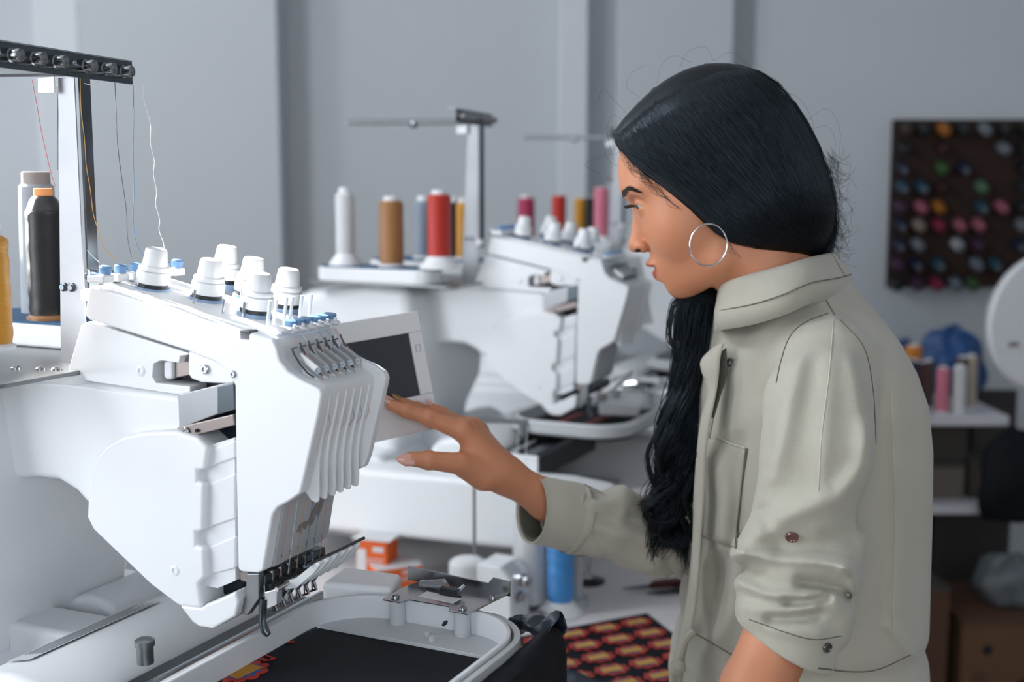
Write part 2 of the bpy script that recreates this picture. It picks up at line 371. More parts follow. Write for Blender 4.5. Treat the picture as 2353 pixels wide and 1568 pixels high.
# thread take-up levers in their slots
la, lb = S(688, 823, 0.0145), S(733, 851, 0.0145)
for i, w in enumerate(NW):
    d = np.array([0, w - 0.0145, 0]); a = Vector(la + d); b = Vector(lb + d); dr = (b - a).normalized(); nz = Vector((-dr.z, 0, dr.x))
    lv = MB().side([(a.x - nz.x * .0005, a.z - nz.z * .0005), (b.x - nz.x * .0035, b.z - nz.z * .0035), (b.x + dr.x * .003, b.z + dr.z * .003), (b.x + nz.x * .0035, b.z + nz.z * .0035), (a.x + nz.x * .0065, a.z + nz.z * .0065)], w - 0.0022, w + 0.0022)
    lo = part('take_up_lever', lv, 'lever_metal', bevel=0.0008)
    part('screw', MB().lathe([(0.0028, 0), (0.0028, 0.001), (0.0014, 0.001), (0.0012, 0.0002), (0, 0.0002)], b + Vector((0, -0.0022, 0)) + dr * 0.0005, (0.5, -1, 0.25), 14), 'dark_steel', lo)
    sl = MB()
    for path in ([(671, 801), (676, 815), (690, 838), (706, 857), (722, 868)], [(680, 789), (685, 802), (698, 828)], [(671, 801), (683, 798)]):
        pts = []
        for (u, v) in path:
            q = S(u, v, 0.0145 - 0.006); pts.append((q[0], w - 0.006 + (0.006 if path[0][0] == 680 else 0), q[2]))
        sl.tube(pts, 0.0008, 6)
    part('slot', sl, 'black_plastic')
# front thread guide bar with six blue pre-tension knobs and small guides
ga, gb = S(632, 768, -0.004), S(632, 768, 0.103)
part('guide_rail', MB().box(((ga[0] + gb[0]) / 2 + .007, 0.05, ga[2] - 0.003), (0.012, 0.110, 0.009)), 'black_plastic', bevel=0.0008)
for i, w in enumerate(NW):
    base = Vector((ga[0] - 0.001, w + 0.004, ga[2] + 0.002))
    part('blue_knob', MB().lathe([(0.0052, 0), (0.0052, 0.002), (0.0058, 0.006), (0.0062, 0.0072), (0.0058, 0.0082), (0, 0.0086)], base, (0.15, 0, 1), 18), 'blue_plastic')
    part('thread_guide', MB().lathe([(0.0012, -0.004), (0.0058, 0.0), (0.005, 0.0012), (0.0018, 0.002), (0.0016, 0.0045), (0, 0.005)], base + Vector((0.0085, -0.004, 0.0005)), (0.25, 0, 1), 16), 'white_plastic')
    pin = Vector((ga[0] - 0.022 - 0.0025 * i % 0.004, w, ga[2] + 0.004))
    part('guide_pin', MB().cyl(pin, pin + Vector((0.004, 0, 0.024)), 0.0016, 0.0016, 10), 'white_plastic')
part('thread_guide', MB().lathe([(0.001, -0.004), (0.0085, 0), (0.007, 0.0015), (0, 0.002)], (ga[0] + 0.006, 0.0, ga[2] + 0.004), (0.2, 0, 1), 16), 'white_plastic')
# top tension dials
TA, TB = S(214, 656), S(633, 779); tsl = (TB[2] - TA[2]) / (TB[0] - TA[0]); TN = Vector((-tsl, 0, 1)).normalized()
def TOP(u, v, lift=0.0): return Vector(on_plane(u, v, (-tsl, 0, 1), TA[2] - tsl * TA[0] + lift))
for (u, v) in ((349, 672), (474, 697), (585, 731), (512, 660), (572, 690), (652, 717)):
    c = TOP(u, v); d = part('tension_dial', MB().lathe([(0.0155, 0.010), (0.0162, 0.0105), (0.0162, 0.020), (0.0158, 0.0215), (0.0150, 0.022), (0.0150, 0.0245), (0.0152, 0.0252), (0.0146, 0.0268), (0.0122, 0.028), (0.0105, 0.0425), (0.0092, 0.0440), (0, 0.0446)], c, TN, 32), 'white_plastic')
    part('dial_ring', MB().lathe([(0.0168, -0.001), (0.0172, 0.003), (0.0165, 0.006), (0.012, 0.0063), (0.0115, 0.0105), (0, 0.0105)], c, TN, 32), 'dial_base', d)
    part('gap_disc', MB().lathe([(0.0148, 0.0062), (0.0148, 0.0100)], c, TN, 24), 'black_plastic', d)
    part('scale_line', MB().lathe([(0.01525, 0.0222), (0.01525, 0.0228)], c, TN, 32), 'grey_plastic', d)
for (u, v) in ((444, 706), (511, 728), (557, 735), (552, 700)):
    c = TOP(u, v); part('guide_pin', MB().cyl(c, c + TN * 0.017, 0.0012, n=8), 'steel')
part('top_lip', MB().side([(TA[0] + 0.004, TA[2] - 0.002), (TA[0] + .008, TA[2] + 0.003), (TB[0] - 0.004, TB[2] + 0.003), (TB[0], TB[2] - 0.002)], 0.006, 0.092), 'white_plastic', bevel=0.002)
# rear row of pre-tensioners
for i in range(6):
    w = -0.002 + 0.0205 * i; c = Vector((TA[0] + 0.012, w, TA[2] + 0.004))
    b = part('pretensioner', MB().box(c + Vector((0, 0, 0.003)), (0.022, 0.015, 0.008)), 'white_plastic', bevel=0.002)
    part('blue_knob', MB().lathe([(0.0056, 0), (0.0062, 0.0065), (0.005, 0.0075), (0, 0.0078)], c + Vector((0.004, 0.002, 0.008)), TN, 16), 'blue_plastic', b)
    part('spring_roller', MB().lathe([(0.0050, 0), (0.0055, 0.001), (0.0055, 0.009), (0.0035, 0.0095), (0.0030, 0.007), (0, 0.007)], c + Vector((-0.009, 0.003, 0.006)), (-0.3, -1, 0.15), 16), 'steel', b)
# acrylic needle plate with numerals
ap = [S(634, 1178), S(622, 1250), S(612, 1309)]; apk = (ap[0][0] - ap[2][0]) / (ap[0][2] - ap[2][2])
def apt(k, w): return (ap[k][0] + 0.003, w, ap[k][2])
pl = MB(); pl.prism([(0.008, ap[0][2] + 0.012), (0.093, ap[0][2] + 0.014), (0.0955, ap[2][2] + 0.012), (0.0935, ap[2][2] + 0.006), (0.090, ap[2][2] + 0.0045), (0.008, ap[2][2] + 0.0)],
    lambda w, z: (ap[0][0] + 0.0005 + (z - ap[0][2]) * apk, w, z), lambda w, z: (ap[0][0] + 0.0025 + (z - ap[0][2]) * apk, w, z))
ac = part('needle_plate_cover', pl, 'acrylic', bevel=0.0006)
for i, w in enumerate(NW):
    me = text_mesh(str(6 - i), 0.0062); me.materials.clear(); me.materials.append(M['ink_blue'])
    z = ap[2][2] + 0.0085 + 0.0003 * i
    o = bpy.data.objects.new('numeral', me); COL.objects.link(o); o.parent = ac
    o.matrix_basis = Matrix.Translation((ap[0][0] + 0.0030 + (z - ap[0][2]) * apk, w + 0.003, z)) @ Matrix.Rotation(PI / 2, 4, 'Z') @ Matrix.Rotation(PI / 2, 4, 'X')
random.seed(3)
st = []
for (w, dz) in ((0.036, 0.016), (0.038, 0.022), (0.046, 0.024), (0.053, 0.023), (0.058, 0.034), (0.066, 0.043), (0.075, 0.048), (0.077, 0.044), (0.074, 0.030), (0.070, 0.022), (0.067, 0.029), (0.063, 0.019), (0.058, 0.016), (0.055, 0.019), (0.050, 0.015), (0.046, 0.018), (0.044, 0.010), (0.041, 0.016)):
    st.append((w, ap[2][2] + 0.011 + dz))
part('worn_sticker', MB().prism(st, lambda w, z: (ap[0][0] + 0.0027 + (z - ap[0][2]) * apk, w, z), lambda w, z: (ap[0][0] + 0.0031 + (z - ap[0][2]) * apk, w, z)), 'stain', ac, smooth=0)
# needle bars, presser feet, needle-threader comb
nb = S(622, 1310, 0.006); nx, nzb = nb[0] - 0.006, nb[2]
part('needle_block', MB().box((nx - 0.006, 0.052, nzb - 0.010), (0.016, 0.100, 0.010)), 'dark_steel', bevel=0.001)
part('needle_block', MB().box((nx + 0.003, 0.054, nzb - 0.018), (0.008, 0.098, 0.009)), 'black_plastic', bevel=0.001)
for i, w in enumerate(NW):
    part('needle_bar', MB().lathe([(0.0026, 0), (0.0026, 0.016), (0.0034, 0.0162), (0.0034, 0.026), (0.0010, 0.027), (0.0008, 0.040), (0, 0.042)], (nx, w, nzb - 0.004), (0, 0, -1), 12), 'steel')
    f0 = Vector((nx + 0.002, w, nzb - 0.014))
    pf = part('presser_foot', MB().tube([f0, f0 + Vector((0.004, 0, -0.012)), f0 + Vector((-0.001, 0, -0.020)), f0 + Vector((0.003, 0, -0.028)), f0 + Vector((-0.004, 0, -0.031))], [0.0022, 0.0034, 0.0026, 0.0016, 0.0012], 8), 'steel')
    part('clamp', MB().box(f0 + Vector((0.003, -0.003, -0.006)), (0.007, 0.005, 0.010)), 'dark_steel', pf, bevel=0.0008)
    # white thread hooks fanning forward
    h0 = Vector((nx + 0.014, w + 0.004, nzb - 0.017)); hk = MB()
    prof = [(0, -0.004), (0.012, -0.002), (0.030, 0.014), (0.037, 0.023), (0.036, 0.026), (0.028, 0.022), (0.012, 0.008), (0.0, 0.003)]
    hk.prism(prof, lambda a, b: (h0.x + a, h0.y - 0.0028 + a * 0.15, h0.z + b), lambda a, b: (h0.x + a, h0.y + 0.0028 + a * 0.15, h0.z + b + 0.001))
    part('thread_hook', hk, 'white_plastic', bevel=0.001)
part('hook_rail', MB().cyl((nx + 0.018, -0.002, nzb - 0.015), (nx + 0.018, 0.104, nzb - 0.012), 0.0022, n=10), 'steel')
part('hook_rail', MB().cyl((nx + 0.040, 0.012, nzb + 0.006), (nx + 0.044, 0.108, nzb + 0.008), 0.0016, n=10), 'dark_steel')
q = [S(606, 1376, -0.002), S(604, 1400, -0.002), S(603, 1430, -0.002), S(610, 1452, -0.002), S(617, 1460, -0.002)]
part('presser_arm', MB().tube([(p[0], -0.002, p[2]) for p in q], [0.0035, 0.004, 0.0038, 0.0042, 0.003], 10), 'dark_steel')
part('foot_block', MB().side(S2([(610, 1360), (640, 1352), (640, 1390), (612, 1402)]), -0.002, 0.006), 'steel', bevel=0.001)
# free arm below the needles
part('free_arm', MB().side([(-0.36, 0.17), (-0.36, 0.245), (-0.145, 0.248), (-0.13, 0.24), (-0.13, 0.215), (-0.14, 0.17)], 0.018, 0.082), 'white_plastic2', bevel=0.008, seg=3)
# frame carriage: long rounded cover across the width, with rails and sticker
cz = 0.262
cpf = [(-0.262, 0.150), (-0.268, 0.200), (-0.262, 0.238), (-0.240, 0.258), (-0.205, 0.266), (-0.170, 0.262), (-0.140, 0.250), (-0.124, 0.230), (-0.120, 0.205), (-0.120, 0.150)]
part('carriage', MB().side(cpf, -0.124, 0.233), 'white_plastic', bevel=0.014, seg=4)
part('carriage_slot', MB().box((-0.1, 0.055, 0.215), (0.05, 0.34, 0.06)), 'black_plastic')
part('carriage_end', MB().box((-0.088, -0.118, 0.205), (0.085, 0.006, 0.08)), 'white_plastic', bevel=0.002)
part('carriage_rail', MB().cyl((-0.092, -0.115, 0.248), (-0.092, 0.23, 0.248), 0.006, n=12), 'steel')
part('carriage_rail', MB().box((-0.062, 0.055, 0.243), (0.022, 0.34, 0.012)), 'dark_steel', bevel=0.001)
kp = HZ(333, 1490, 0.275); part('carriage_knob', MB().lathe([(0.008, -0.015), (0.008, 0.002), (0.0095, 0.0025), (0.0095, 0.008), (0.006, 0.010), (0, 0.010)], kp, (0, 0, 1), 18), 'brushed_steel')
stk = MB().add([(-0.238, -0.088, 0.2605), (-0.208, -0.088, 0.2675), (-0.208, 0.095, 0.2675), (-0.238, 0.095, 0.2605)], [(0, 1, 2, 3)])
so_ = part('warning_sticker', stk, 'pale_grey', smooth=0)
sl = MB()
for k in range(5):
    z = lambda x: 0.2605 + (x + 0.238) / 0.03 * 0.007 + 0.0004
    x0 = -0.2345 + 0.0052 * k; sl.add([(x0, -0.070, z(x0)), (x0 + .002, -0.070, z(x0 + .002)), (x0 + .002, 0.085 - 0.012 * (k % 2), z(x0 + .002)), (x0, 0.085 - 0.012 * (k % 2), z(x0))], [(0, 1, 2, 3)])
part('sticker_print', sl, 'ink_grey', so_, smooth=0)
# base: two legs joined at the back, on feet
def rr(x0, x1, z0, z1, r): return round_rect(x0, x1, z0, z1, r, 5)
for (w0, w1) in ((-0.195, -0.105), (0.235, 0.32)):
    lg = part('base_leg', MB().side([(-0.62, 0.075), (-0.62, 0.20), (-0.30, 0.208), (0.02, 0.218), (0.095, 0.212), (0.118, 0.19), (0.112, 0.135), (-0.06, 0.095)], w0, w1), 'white_plastic', bevel=0.014, seg=3)
    for s_ in (-0.55, 0.04): part('foot', MB().lathe([(0.022, 0), (0.022, 0.014), (0.012, 0.016), (0.012, 0.10)], (s_, (w0 + w1) / 2, 0), (0, 0, 1), 20), 'grey_plastic', lg)
part('base_bridge', MB().side([(-0.64, 0.09), (-0.64, 0.22), (-0.36, 0.22), (-0.33, 0.19), (-0.33, 0.10)], -0.14, 0.24), 'white_plastic2', bevel=0.01, seg=3)
part('base_pan', MB().side([(-0.40, 0.11), (-0.40, 0.125), (-0.02, 0.125), (-0.02, 0.11)], -0.14, 0.24), 'pale_grey', bevel=0.003)
cw = [(-0.36, 0.125), (-0.36, 0.235), (-0.345, 0.25), (-0.31, 0.255), (-0.285, 0.245), (-0.275, 0.22), (-0.275, 0.125)]
part('inner_wall', MB().side(cw, 0.10, 0.235), 'white_plastic2', bevel=0.01, seg=3)
part('frame_holder', MB().flat([tuple(HZ(u, v, 0.292)[:2]) for u, v in ((738, 1338), (790, 1300), (924, 1318), (902, 1352))], 0.268, 0.292), 'white_plastic', bevel=0.006, seg=3)
# touch screen on its swing arm
sc_a, sc_b, sc_c = loc(P(962, 714, 1.42)), loc(P(1008, 984, 1.40)), loc(P(850, 1020, 1.345))
ex = Vector(sc_c - sc_b); ey = Vector(sc_a - sc_b); ex.normalize(); ey = (ey - ex * ey.dot(ex)).normalized(); ez = ex.cross(ey)      # ez faces the operator
if ez.x < 0: ez = -ez
hgt = Vector(sc_a - sc_b).length; wid = 0.235
scr = empty('touch_screen'); scr.parent = mach
smx = Matrix((ex, ey, ez)).transposed().to_4x4(); smx.translation = Vector(sc_b); scr.matrix_basis = smx
def spart(name, mb, m, **k): return obj(name, mb, m, scr, **k)
spart('housing', MB().flat(round_rect(-0.002, wid, 0, hgt, 0.008, 4), -0.028, -0.004), 'white_plastic', bevel=0.004)
fx0, fx1, fy0, fy1 = 0.015, wid - 0.020, 0.042, hgt - 0.024
for (a0, a1, b0, b1) in ((-0.002, wid, 0, fy0), (-0.002, wid, fy1, hgt), (-0.002, fx0, fy0, fy1), (fx1, wid, fy0, fy1)):
    spart('bezel', MB().flat([(a0, b0), (a1, b0), (a1, b1), (a0, b1)], -0.0045, 0.0), 'white_plastic', bevel=0.0012)
spart('display', MB().box(((fx0 + fx1) / 2, (fy0 + fy1) / 2, -0.0045), (fx1 - fx0, fy1 - fy0, 0.003)), 'screen_glass')
spart('socket_icon', MB().tube([(0.0045, hgt * .66, .0003), (0.0045, hgt * .72, .0003), (0.010, hgt * .72, .0003), (0.011, hgt * .66, .0003)], 0.0004, 4, closed=True), 'ink_grey')
spart('usb_icon', MB().tube([(0.004, hgt * .215, .0003), (0.011, hgt * .205, .0003)], 0.0005, 4).tube([(0.006, hgt * .212, .0003), (0.008, hgt * .23, .0003), (0.0095, hgt * .23, .0003)], 0.0004, 4), 'ink_grey')
spart('round_button', MB().lathe([(0.011, 0), (0.0105, 0.0012), (0, 0.0014)], (wid - 0.075, 0.015, 0), (0, 0, 1), 24), 'white_plastic')
part('screen_arm', MB().box((-0.19, 0.20, 0.46), (0.18, 0.10, 0.05)), 'white_plastic', bevel=0.01)

# thread stand: plate, mast, guide bars
MX, MY = -0.248, 0.040
part('stand_plate', MB().flat(round_rect(MX - 0.29, MX + 0.035, MY - 0.15, MY + 0.172, 0.02, 4), 0.530, 0.534), 'brushed_steel', bevel=0.0008)
part('stand_foot', MB().flat(round_rect(MX - 0.02, MX + 0.04, MY - 0.05, MY + 0.05, 0.008, 3), 0.520, 0.530), 'white_plastic', bevel=0.002)
for (dx, dy) in ((-0.004, -0.055), (0.012, -0.05), (0.018, -0.02), (-0.03, -0.062)):
    part('screw', MB().lathe([(0.005, 0), (0.005, 0.0015), (0.003, 0.003), (0, 0.0032)], (MX + dx, MY + dy, 0.534), (0, 0, 1), 14), 'steel')
mz0, mz1 = 0.535, 0.822
mast = MB(); mp = [(-0.020, 0.0), (0.0125, 0.0), (0.0125, 0.0015), (-0.020, 0.0015)]
a_ = [(MX - 0.027, MY - 0.006, mz0), (MX + 0.009, MY - 0.006, mz0), (MX + 0.009, MY - 0.0045, mz0), (MX - 0.027, MY - 0.0045, mz0)]
b_ = [(MX - 0.012, MY - 0.006, mz1), (MX + 0.009, MY - 0.006, mz1), (MX + 0.009, MY - 0.0045, mz1), (MX - 0.012, MY - 0.0045, mz1)]
part('mast', mast.rings([a_, b_]), 'mast_metal')
part('mast_flange', MB().box((MX + 0.0105, MY + 0.006, (mz0 + mz1) / 2 + 0.03), (0.003, 0.014, mz1 - mz0 - 0.06)), 'dark_steel', bevel=0.0005)
part('mast_clip', MB().box((MX + 0.010, MY - 0.002, 0.605), (0.010, 0.012, 0.012)), 'white_plastic', bevel=0.002)
for dx in (-0.008, 0.0): part('mast_bolt', MB().lathe([(0.0045, 0), (0.0045, 0.002), (0.003, 0.0025), (0.003, 0.004), (0, 0.004)], (MX - 0.006 + dx * 1.4, MY - 0.006, 0.612), (0, -1, 0), 16), 'dark_steel')
TY = R(9.0)                              # the guide bar is turned a little on its mast
bd = Vector((-math.sin(TY), math.cos(TY), 0)); bn = Vector((math.cos(TY), math.sin(TY), 0))
tb = empty('thread_bar', (MX, MY - 0.002, 0.835)); tb.parent = mach
def tpart(name, mb, m, **k): return obj(name, mb, m, tb, **k)
rot = Matrix((bd, bn, Vector((0, 0, 1)))).transposed()
tpart('bar', MB().box((0, 0, 0), (0.214, 0.0025, 0.024), rot), 'dark_steel', bevel=0.004)
tpart('bar_top', MB().box(-bn * 0.006 + Vector((0, 0, 0.0125)), (0.214, 0.014, 0.0015), rot), 'steel')
for i in range(6):
    p = bd * (-0.092 + 0.0325 * i + (0.014 if i > 2 else 0)) + bn * 0.001
    tpart('thread_eye', MB().lathe([(0.0068, 0), (0.0068, 0.004), (0.0055, 0.005), (0.0062, 0.012), (0.0058, 0.0145), (0.0035, 0.016), (0, 0.016)], p, bn, 18), 'polished_steel')
    tpart('rivet', MB().lathe([(0.003, 0), (0.0025, 0.0015), (0, 0.002)], p - bd * 0.013 + Vector((0, 0, 0.002)), bn, 12), 'steel')
ld = Vector((-0.93, -0.30, 0)).normalized()
rot2 = Matrix((ld, Vector((-ld.y, ld.x, 0)), Vector((0, 0, 1)))).transposed()
tpart('back_bar', MB().box(ld * 0.125 + Vector((0, 0, -0.006)), (0.235, 0.018, 0.010), rot2), 'brushed_steel', bevel=0.002)
tpart('back_bar_eye', MB().lathe([(0.006, 0), (0.006, 0.01), (0, 0.012)], ld * 0.11 + Vector((0, -.005, -0.012)), (0, -1, 0), 14), 'polished_steel')
tpart('label_tag', MB().box((-0.022, -0.01, -0.020), (0.022, 0.002, 0.016)), 'white_plastic', bevel=0.0006)
# spool trays
def tray(x0, x1, y0, y1):
    t = part('spool_tray', MB().flat(round_rect(x0, x1, y0, y1, min(0.034, (y1 - y0) / 2 - 0.001), 6), 0.534, 0.560), 'white_plastic', bevel=0.004, seg=3)
    part('felt', MB().flat(round_rect(x0 + 0.006, x1 - 0.006, y0 + 0.006, y1 - 0.006, 0.028, 6), 0.560, 0.563), 'blue_felt', t)
    return t
tray(-0.515, -0.262, -0.114, -0.040); tray(-0.535, -0.275, 0.10, 0.215)
# ------------------------------------------------------------------ embroidered motif (red cloud, blue burst, yellow letters)
mat_wave('stitch_red', 'c4260c', 0.5, 500, 0.6, 'X'); mat_wave('stitch_blue', '1b5fae', 0.5, 500, 0.6, 'X'); mat_wave('stitch_yellow', 'd69a33', 0.5, 500, 0.6, 'Y')
mat_wave('stitch_navy', '1d2f78', 0.5, 500, 0.6, 'X'); mat_wave('stitch_pale', 'e3b45c', 0.5, 500, 0.6, 'Y')
def cloud_poly(rx, ry, n=9, amp=0.16, m=72):
    out = []
    for k in range(m):
        a = 2 * PI * k / m; r = 1 - amp + amp * abs(math.sin(a * n / 2 + 0.4)) * 1.5
        out.append((rx * r * math.cos(a), ry * r * math.sin(a)))
    return out
def burst_poly(rx, ry, n=11, inner=0.74):
    out = []
    for k in range(2 * n):
        a = PI * k / n; r = 1 if k % 2 == 0 else inner
        out.append((rx * r * math.cos(a), ry * r * math.sin(a)))
    return out
_m = {}
def _mesh(key, mb, m):
    if key not in _m:
        o = obj('tmp', mb, m, smooth=0); _m[key] = o.data; bpy.data.objects.remove(o)
    return _m[key]
_txt = {}
def motif(parent, matrix, pale=False):
    red = bpy.data.objects.new('embroidered_motif', _mesh('red', MB().flat(cloud_poly(0.036, 0.0265), 0, 0.0008), 'stitch_red')); COL.objects.link(red)
    red.parent = parent; red.matrix_basis = matrix
    bl = bpy.data.objects.new('burst', _mesh('blue%d' % pale, MB().flat(burst_poly(0.0295, 0.0205), 0.0008, 0.0013), 'stitch_navy' if pale else 'stitch_blue')); COL.objects.link(bl); bl.parent = red
    if pale not in _txt:
        me = text_mesh('BAM', 0.019); me.materials.clear(); me.materials.append(M['stitch_pale' if pale else 'stitch_yellow'])
        bm = bmesh.new(); bm.from_mesh(me)
        for v in bm.verts: v.co.x *= 1.12; v.co.y = v.co.y * 1.5 + v.co.x * 0.12
        ext = bmesh.ops.extrude_face_region(bm, geom=bm.faces[:]); bmesh.ops.translate(bm, vec=(0, 0, 0.0006), verts=[e for e in ext['geom'] if isinstance(e, bmesh.types.BMVert)])
        # a slightly fatter copy behind gives the heavy satin-stitched letter
        bm.to_mesh(me); bm.free(); _txt[pale] = me
    pad = bpy.data.objects.new('letter_ground', _mesh('pad%d' % pale, MB().flat([(-0.0235, -0.0085), (0.021, -0.013), (0.0235, 0.0085), (-0.02, 0.0125)], 0.0012, 0.0015), 'stitch_pale' if pale else 'stitch_yellow')); COL.objects.link(pad); pad.parent = red
    t = bpy.data.objects.new('lettering', _txt[pale]); COL.objects.link(t); t.parent = red; t.location = (0, 0, 0.0014)
    return red

# ------------------------------------------------------------------ hoop with the stretched garment
def make_hoop(name, label, root_loc, motif_on=True):
    h = empty(name, root_loc, -PSI); tag(h, label, 'hoop', 'embroidery hoops')
    x0, x1, y0, y1 = -0.034, 0.212, -0.215, 0.178
    def ring(o, i, z0, z1, r, nm, m, par=h):
        a = round_rect(x0 + o, x1 - o, y0 + o, y1 - o, r, 10); b = round_rect(x0 + i, x1 - i, y0 + i, y1 - i, r - (i - o), 10)
        R_ = [[(p[0], p[1], z0) for p in a], [(p[0], p[1], z1) for p in a], [(p[0], p[1], z1) for p in b], [(p[0], p[1], z0) for p in b]]
        n = len(a); vs = [p for q in R_ for p in q]; fs = []
        for k in range(4):
            for j in range(n):
                fs.append((k * n + j, k * n + (j + 1) % n, ((k + 1) % 4) * n + (j + 1) % n, ((k + 1) % 4) * n + j))
        return obj(nm, MB().add(vs, fs), m, par, bevel=0.0012)
    ring(0, 0.007, -0.006, 0.012, 0.075, 'outer_ring', 'pale_grey')
    ring(0.0085, 0.0135, -0.010, 0.015, 0.070, 'inner_ring', 'white_plastic2')
    # flange on the far side between ring and opening
    fl = [(x1 - 0.012, 0.118)] + [p for p in round_rect(x0 + 0.012, x1 - 0.012, y0 + 0.012, y1 - 0.012, 0.063, 10)[:22] if p[1] > 0.1185] + [(x0 + 0.012, 0.118)]
    obj('flange', MB().flat(fl, -0.013, -0.009), 'pale_grey', h, bevel=0.0008)
    for px in (0.052, 0.128):
        b = obj('post', MB().lathe([(0.0085, -0.010), (0.008, 0.016), (0, 0.016)], (px, y1 - 0.020, 0), (0, 0, 1), 20), 'pale_grey', h)
    pz = 0.0165
    obj('bracket', MB().flat([(0.040, y1 - 0.030), (0.060, y1 - 0.030), (0.066, y1 - 0.018), (0.112, y1 - 0.018), (0.118, y1 - 0.030), (0.140, y1 - 0.030), (0.146, y1 + 0.014), (0.150, y1 + 0.040), (0.046, y1 + 0.040), (0.040, y1 + 0.010)], pz, pz + 0.0018), 'steel', h, bevel=0.0005)
    obj('bracket_slot', MB().flat([(0.070, y1 - 0.006), (0.112, y1 - 0.010), (0.114, y1 + 0.006), (0.070, y1 + 0.010)], pz + 0.0018, pz + 0.0022), 'white_plastic', h)
    obj('bracket_wall', MB().side([(0.030, pz), (0.154, pz), (0.154, pz + 0.016), (0.134, pz + 0.018), (0.128, pz + 0.011), (0.030, pz + 0.016)], y1 + 0.038, y1 + 0.040), 'steel', h, bevel=0.0005)
    obj('spring_clip', MB().tube([(0.056, y1 + 0.022, pz + 0.004), (0.085, y1 + 0.020, pz + 0.010), (0.094, y1 + 0.012, pz + 0.006), (0.104, y1 + 0.010, pz + 0.004), (0.112, y1 + 0.016, pz + 0.013)], [0.004, 0.005, 0.0045, 0.003, 0.0018], 6), 'steel', h)
    obj('clip_block', MB().box((0.098, y1 + 0.010, pz + 0.006), (0.022, 0.010, 0.008)), 'black_plastic', h, bevel=0.001)
    for (px, py) in ((0.050, y1 - 0.021), (0.129, y1 - 0.021), (0.142, y1 + 0.022)):
        obj('screw', MB().lathe([(0.0045, 0), (0.0045, 0.0016), (0.003, 0.0034), (0.001, 0.0036), (0.0008, 0.0026), (0, 0.0026)], (px, py, pz + 0.0018), (0, 0, 1), 16), 'polished_steel', h)
    obj('screw_lug', MB().cyl((x1 - 0.004, 0.085, -0.004), (x1 + 0.020, 0.075, -0.004), 0.006, 0.006, 14), 'pale_grey', h)
    obj('screw', MB().lathe([(0.0075, 0), (0.0075, 0.006), (0.006, 0.007), (0, 0.007)], (x1 + 0.016, 0.077, -0.004), (1, -0.4, 0), 18), 'steel', h)
    for (px, py) in ((0.098, 0.140), (0.108, 0.131)): obj('peg', MB().lathe([(0.0034, -0.009), (0.0032, -0.004), (0, -0.004)], (px, py, 0), (0, 0, 1), 12), 'pale_grey', h)
    return h
HOOPZ = 0.272
hl = Matrix.Translation((R0[0], R0[1], TZ)) @ Matrix.Rotation(-PSI, 4, 'Z')
hoop = make_hoop('embroidery_hoop', 'grey rounded hoop holding black cloth on the foreground machine', hl @ Vector((0, 0, HOOPZ)))
# garment: taut inside the hoop, rolled over the rim and hanging off the front side
gar = empty('black_garment', hl @ Vector((0, 0, HOOPZ)), -PSI); tag(gar, 'black cloth garment clamped in the foreground hoop and hanging off its edge', 'cloth')
obj('taut_panel', MB().flat(round_rect(-0.024, 0.202, -0.205, 0.150, 0.06, 8), -0.014, -0.0125), 'black_cloth', gar)
mo = motif(gar, Matrix.Translation((0, 0, 0)))
def on_cloth(u, v): q = on_plane(u, v, (0, 0, 1), HOOPZ - 0.0125); return q
qc = on_cloth(562, 1545); mo.matrix_basis = Matrix.Translation((qc[0], qc[1], -0.0125)) @ Matrix.Rotation(R(88), 4, 'Z') @ Matrix.Scale(0.72, 4)
# the outline of the next motif, half stitched
path = [(585, 1508), (612, 1520), (628, 1514), (590, 1502), (600, 1490), (608, 1484), (612, 1474), (640, 1476), (676, 1478)]
mbs = MB()
pp = catmull([(on_cloth(u, v)[0], on_cloth(u, v)[1], -0.0118) for u, v in path], 6)
for k in range(len(pp) - 1):
    wd_ = 0.0035 if (k // 3) % 2 else 0.0018
    mbs.cyl(pp[k], pp[k + 1], wd_ * 0.8, wd_ * 0.7, 6)
st_o = obj('stitched_outline', mbs, 'stitch_red', gar); st_o.scale = (1, 1, 0.25); st_o.location.z = -0.0125 * 0.75 + 0.0007
def sheet(fn, nu, nv, name, m, parent, thick=0.0012):
    vs = [fn(i / nu, j / nv) for j in range(nv + 1) for i in range(nu + 1)]
    fs = [(j * (nu + 1) + i, j * (nu + 1) + i + 1, (j + 1) * (nu + 1) + i + 1, (j + 1) * (nu + 1) + i) for j in range(nv) for i in range(nu)]
    o = obj(name, MB().add(vs, fs), m, parent, smooth=180)
    s = o.modifiers.new('solid', 'SOLIDIFY'); s.thickness = thick; s.offset = 0
    return o
def hang(a, b):     # a along the front rim, b from the rim outward and down
    w = 0.150 - 0.36 * a
    out = 0.008 + 0.030 * min(b / 0.25, 1) ** 0.8; drop = max(0, b - 0.2) ** 1.1 * 0.34
    wr = 0.0022 * math.sin(a * 17 + b * 5) * (1 - math.exp(-b * 4)) + 0.0008 * math.sin(a * 47 + 2)
    lift = 0.014 * math.exp(-((b - 0.12) / 0.1) ** 2) * (0.6 + 0.4 * math.sin(a * 13 + 1.2)) * math.exp(-a * 2.0)
    return (0.206 + out + wr * 0.8 - 0.004 * b, w + 0.012 * b + 0.05 * b * a, 0.004 + lift - drop + wr)
sheet(hang, 60, 30, 'hanging_panel', 'black_cloth', gar)
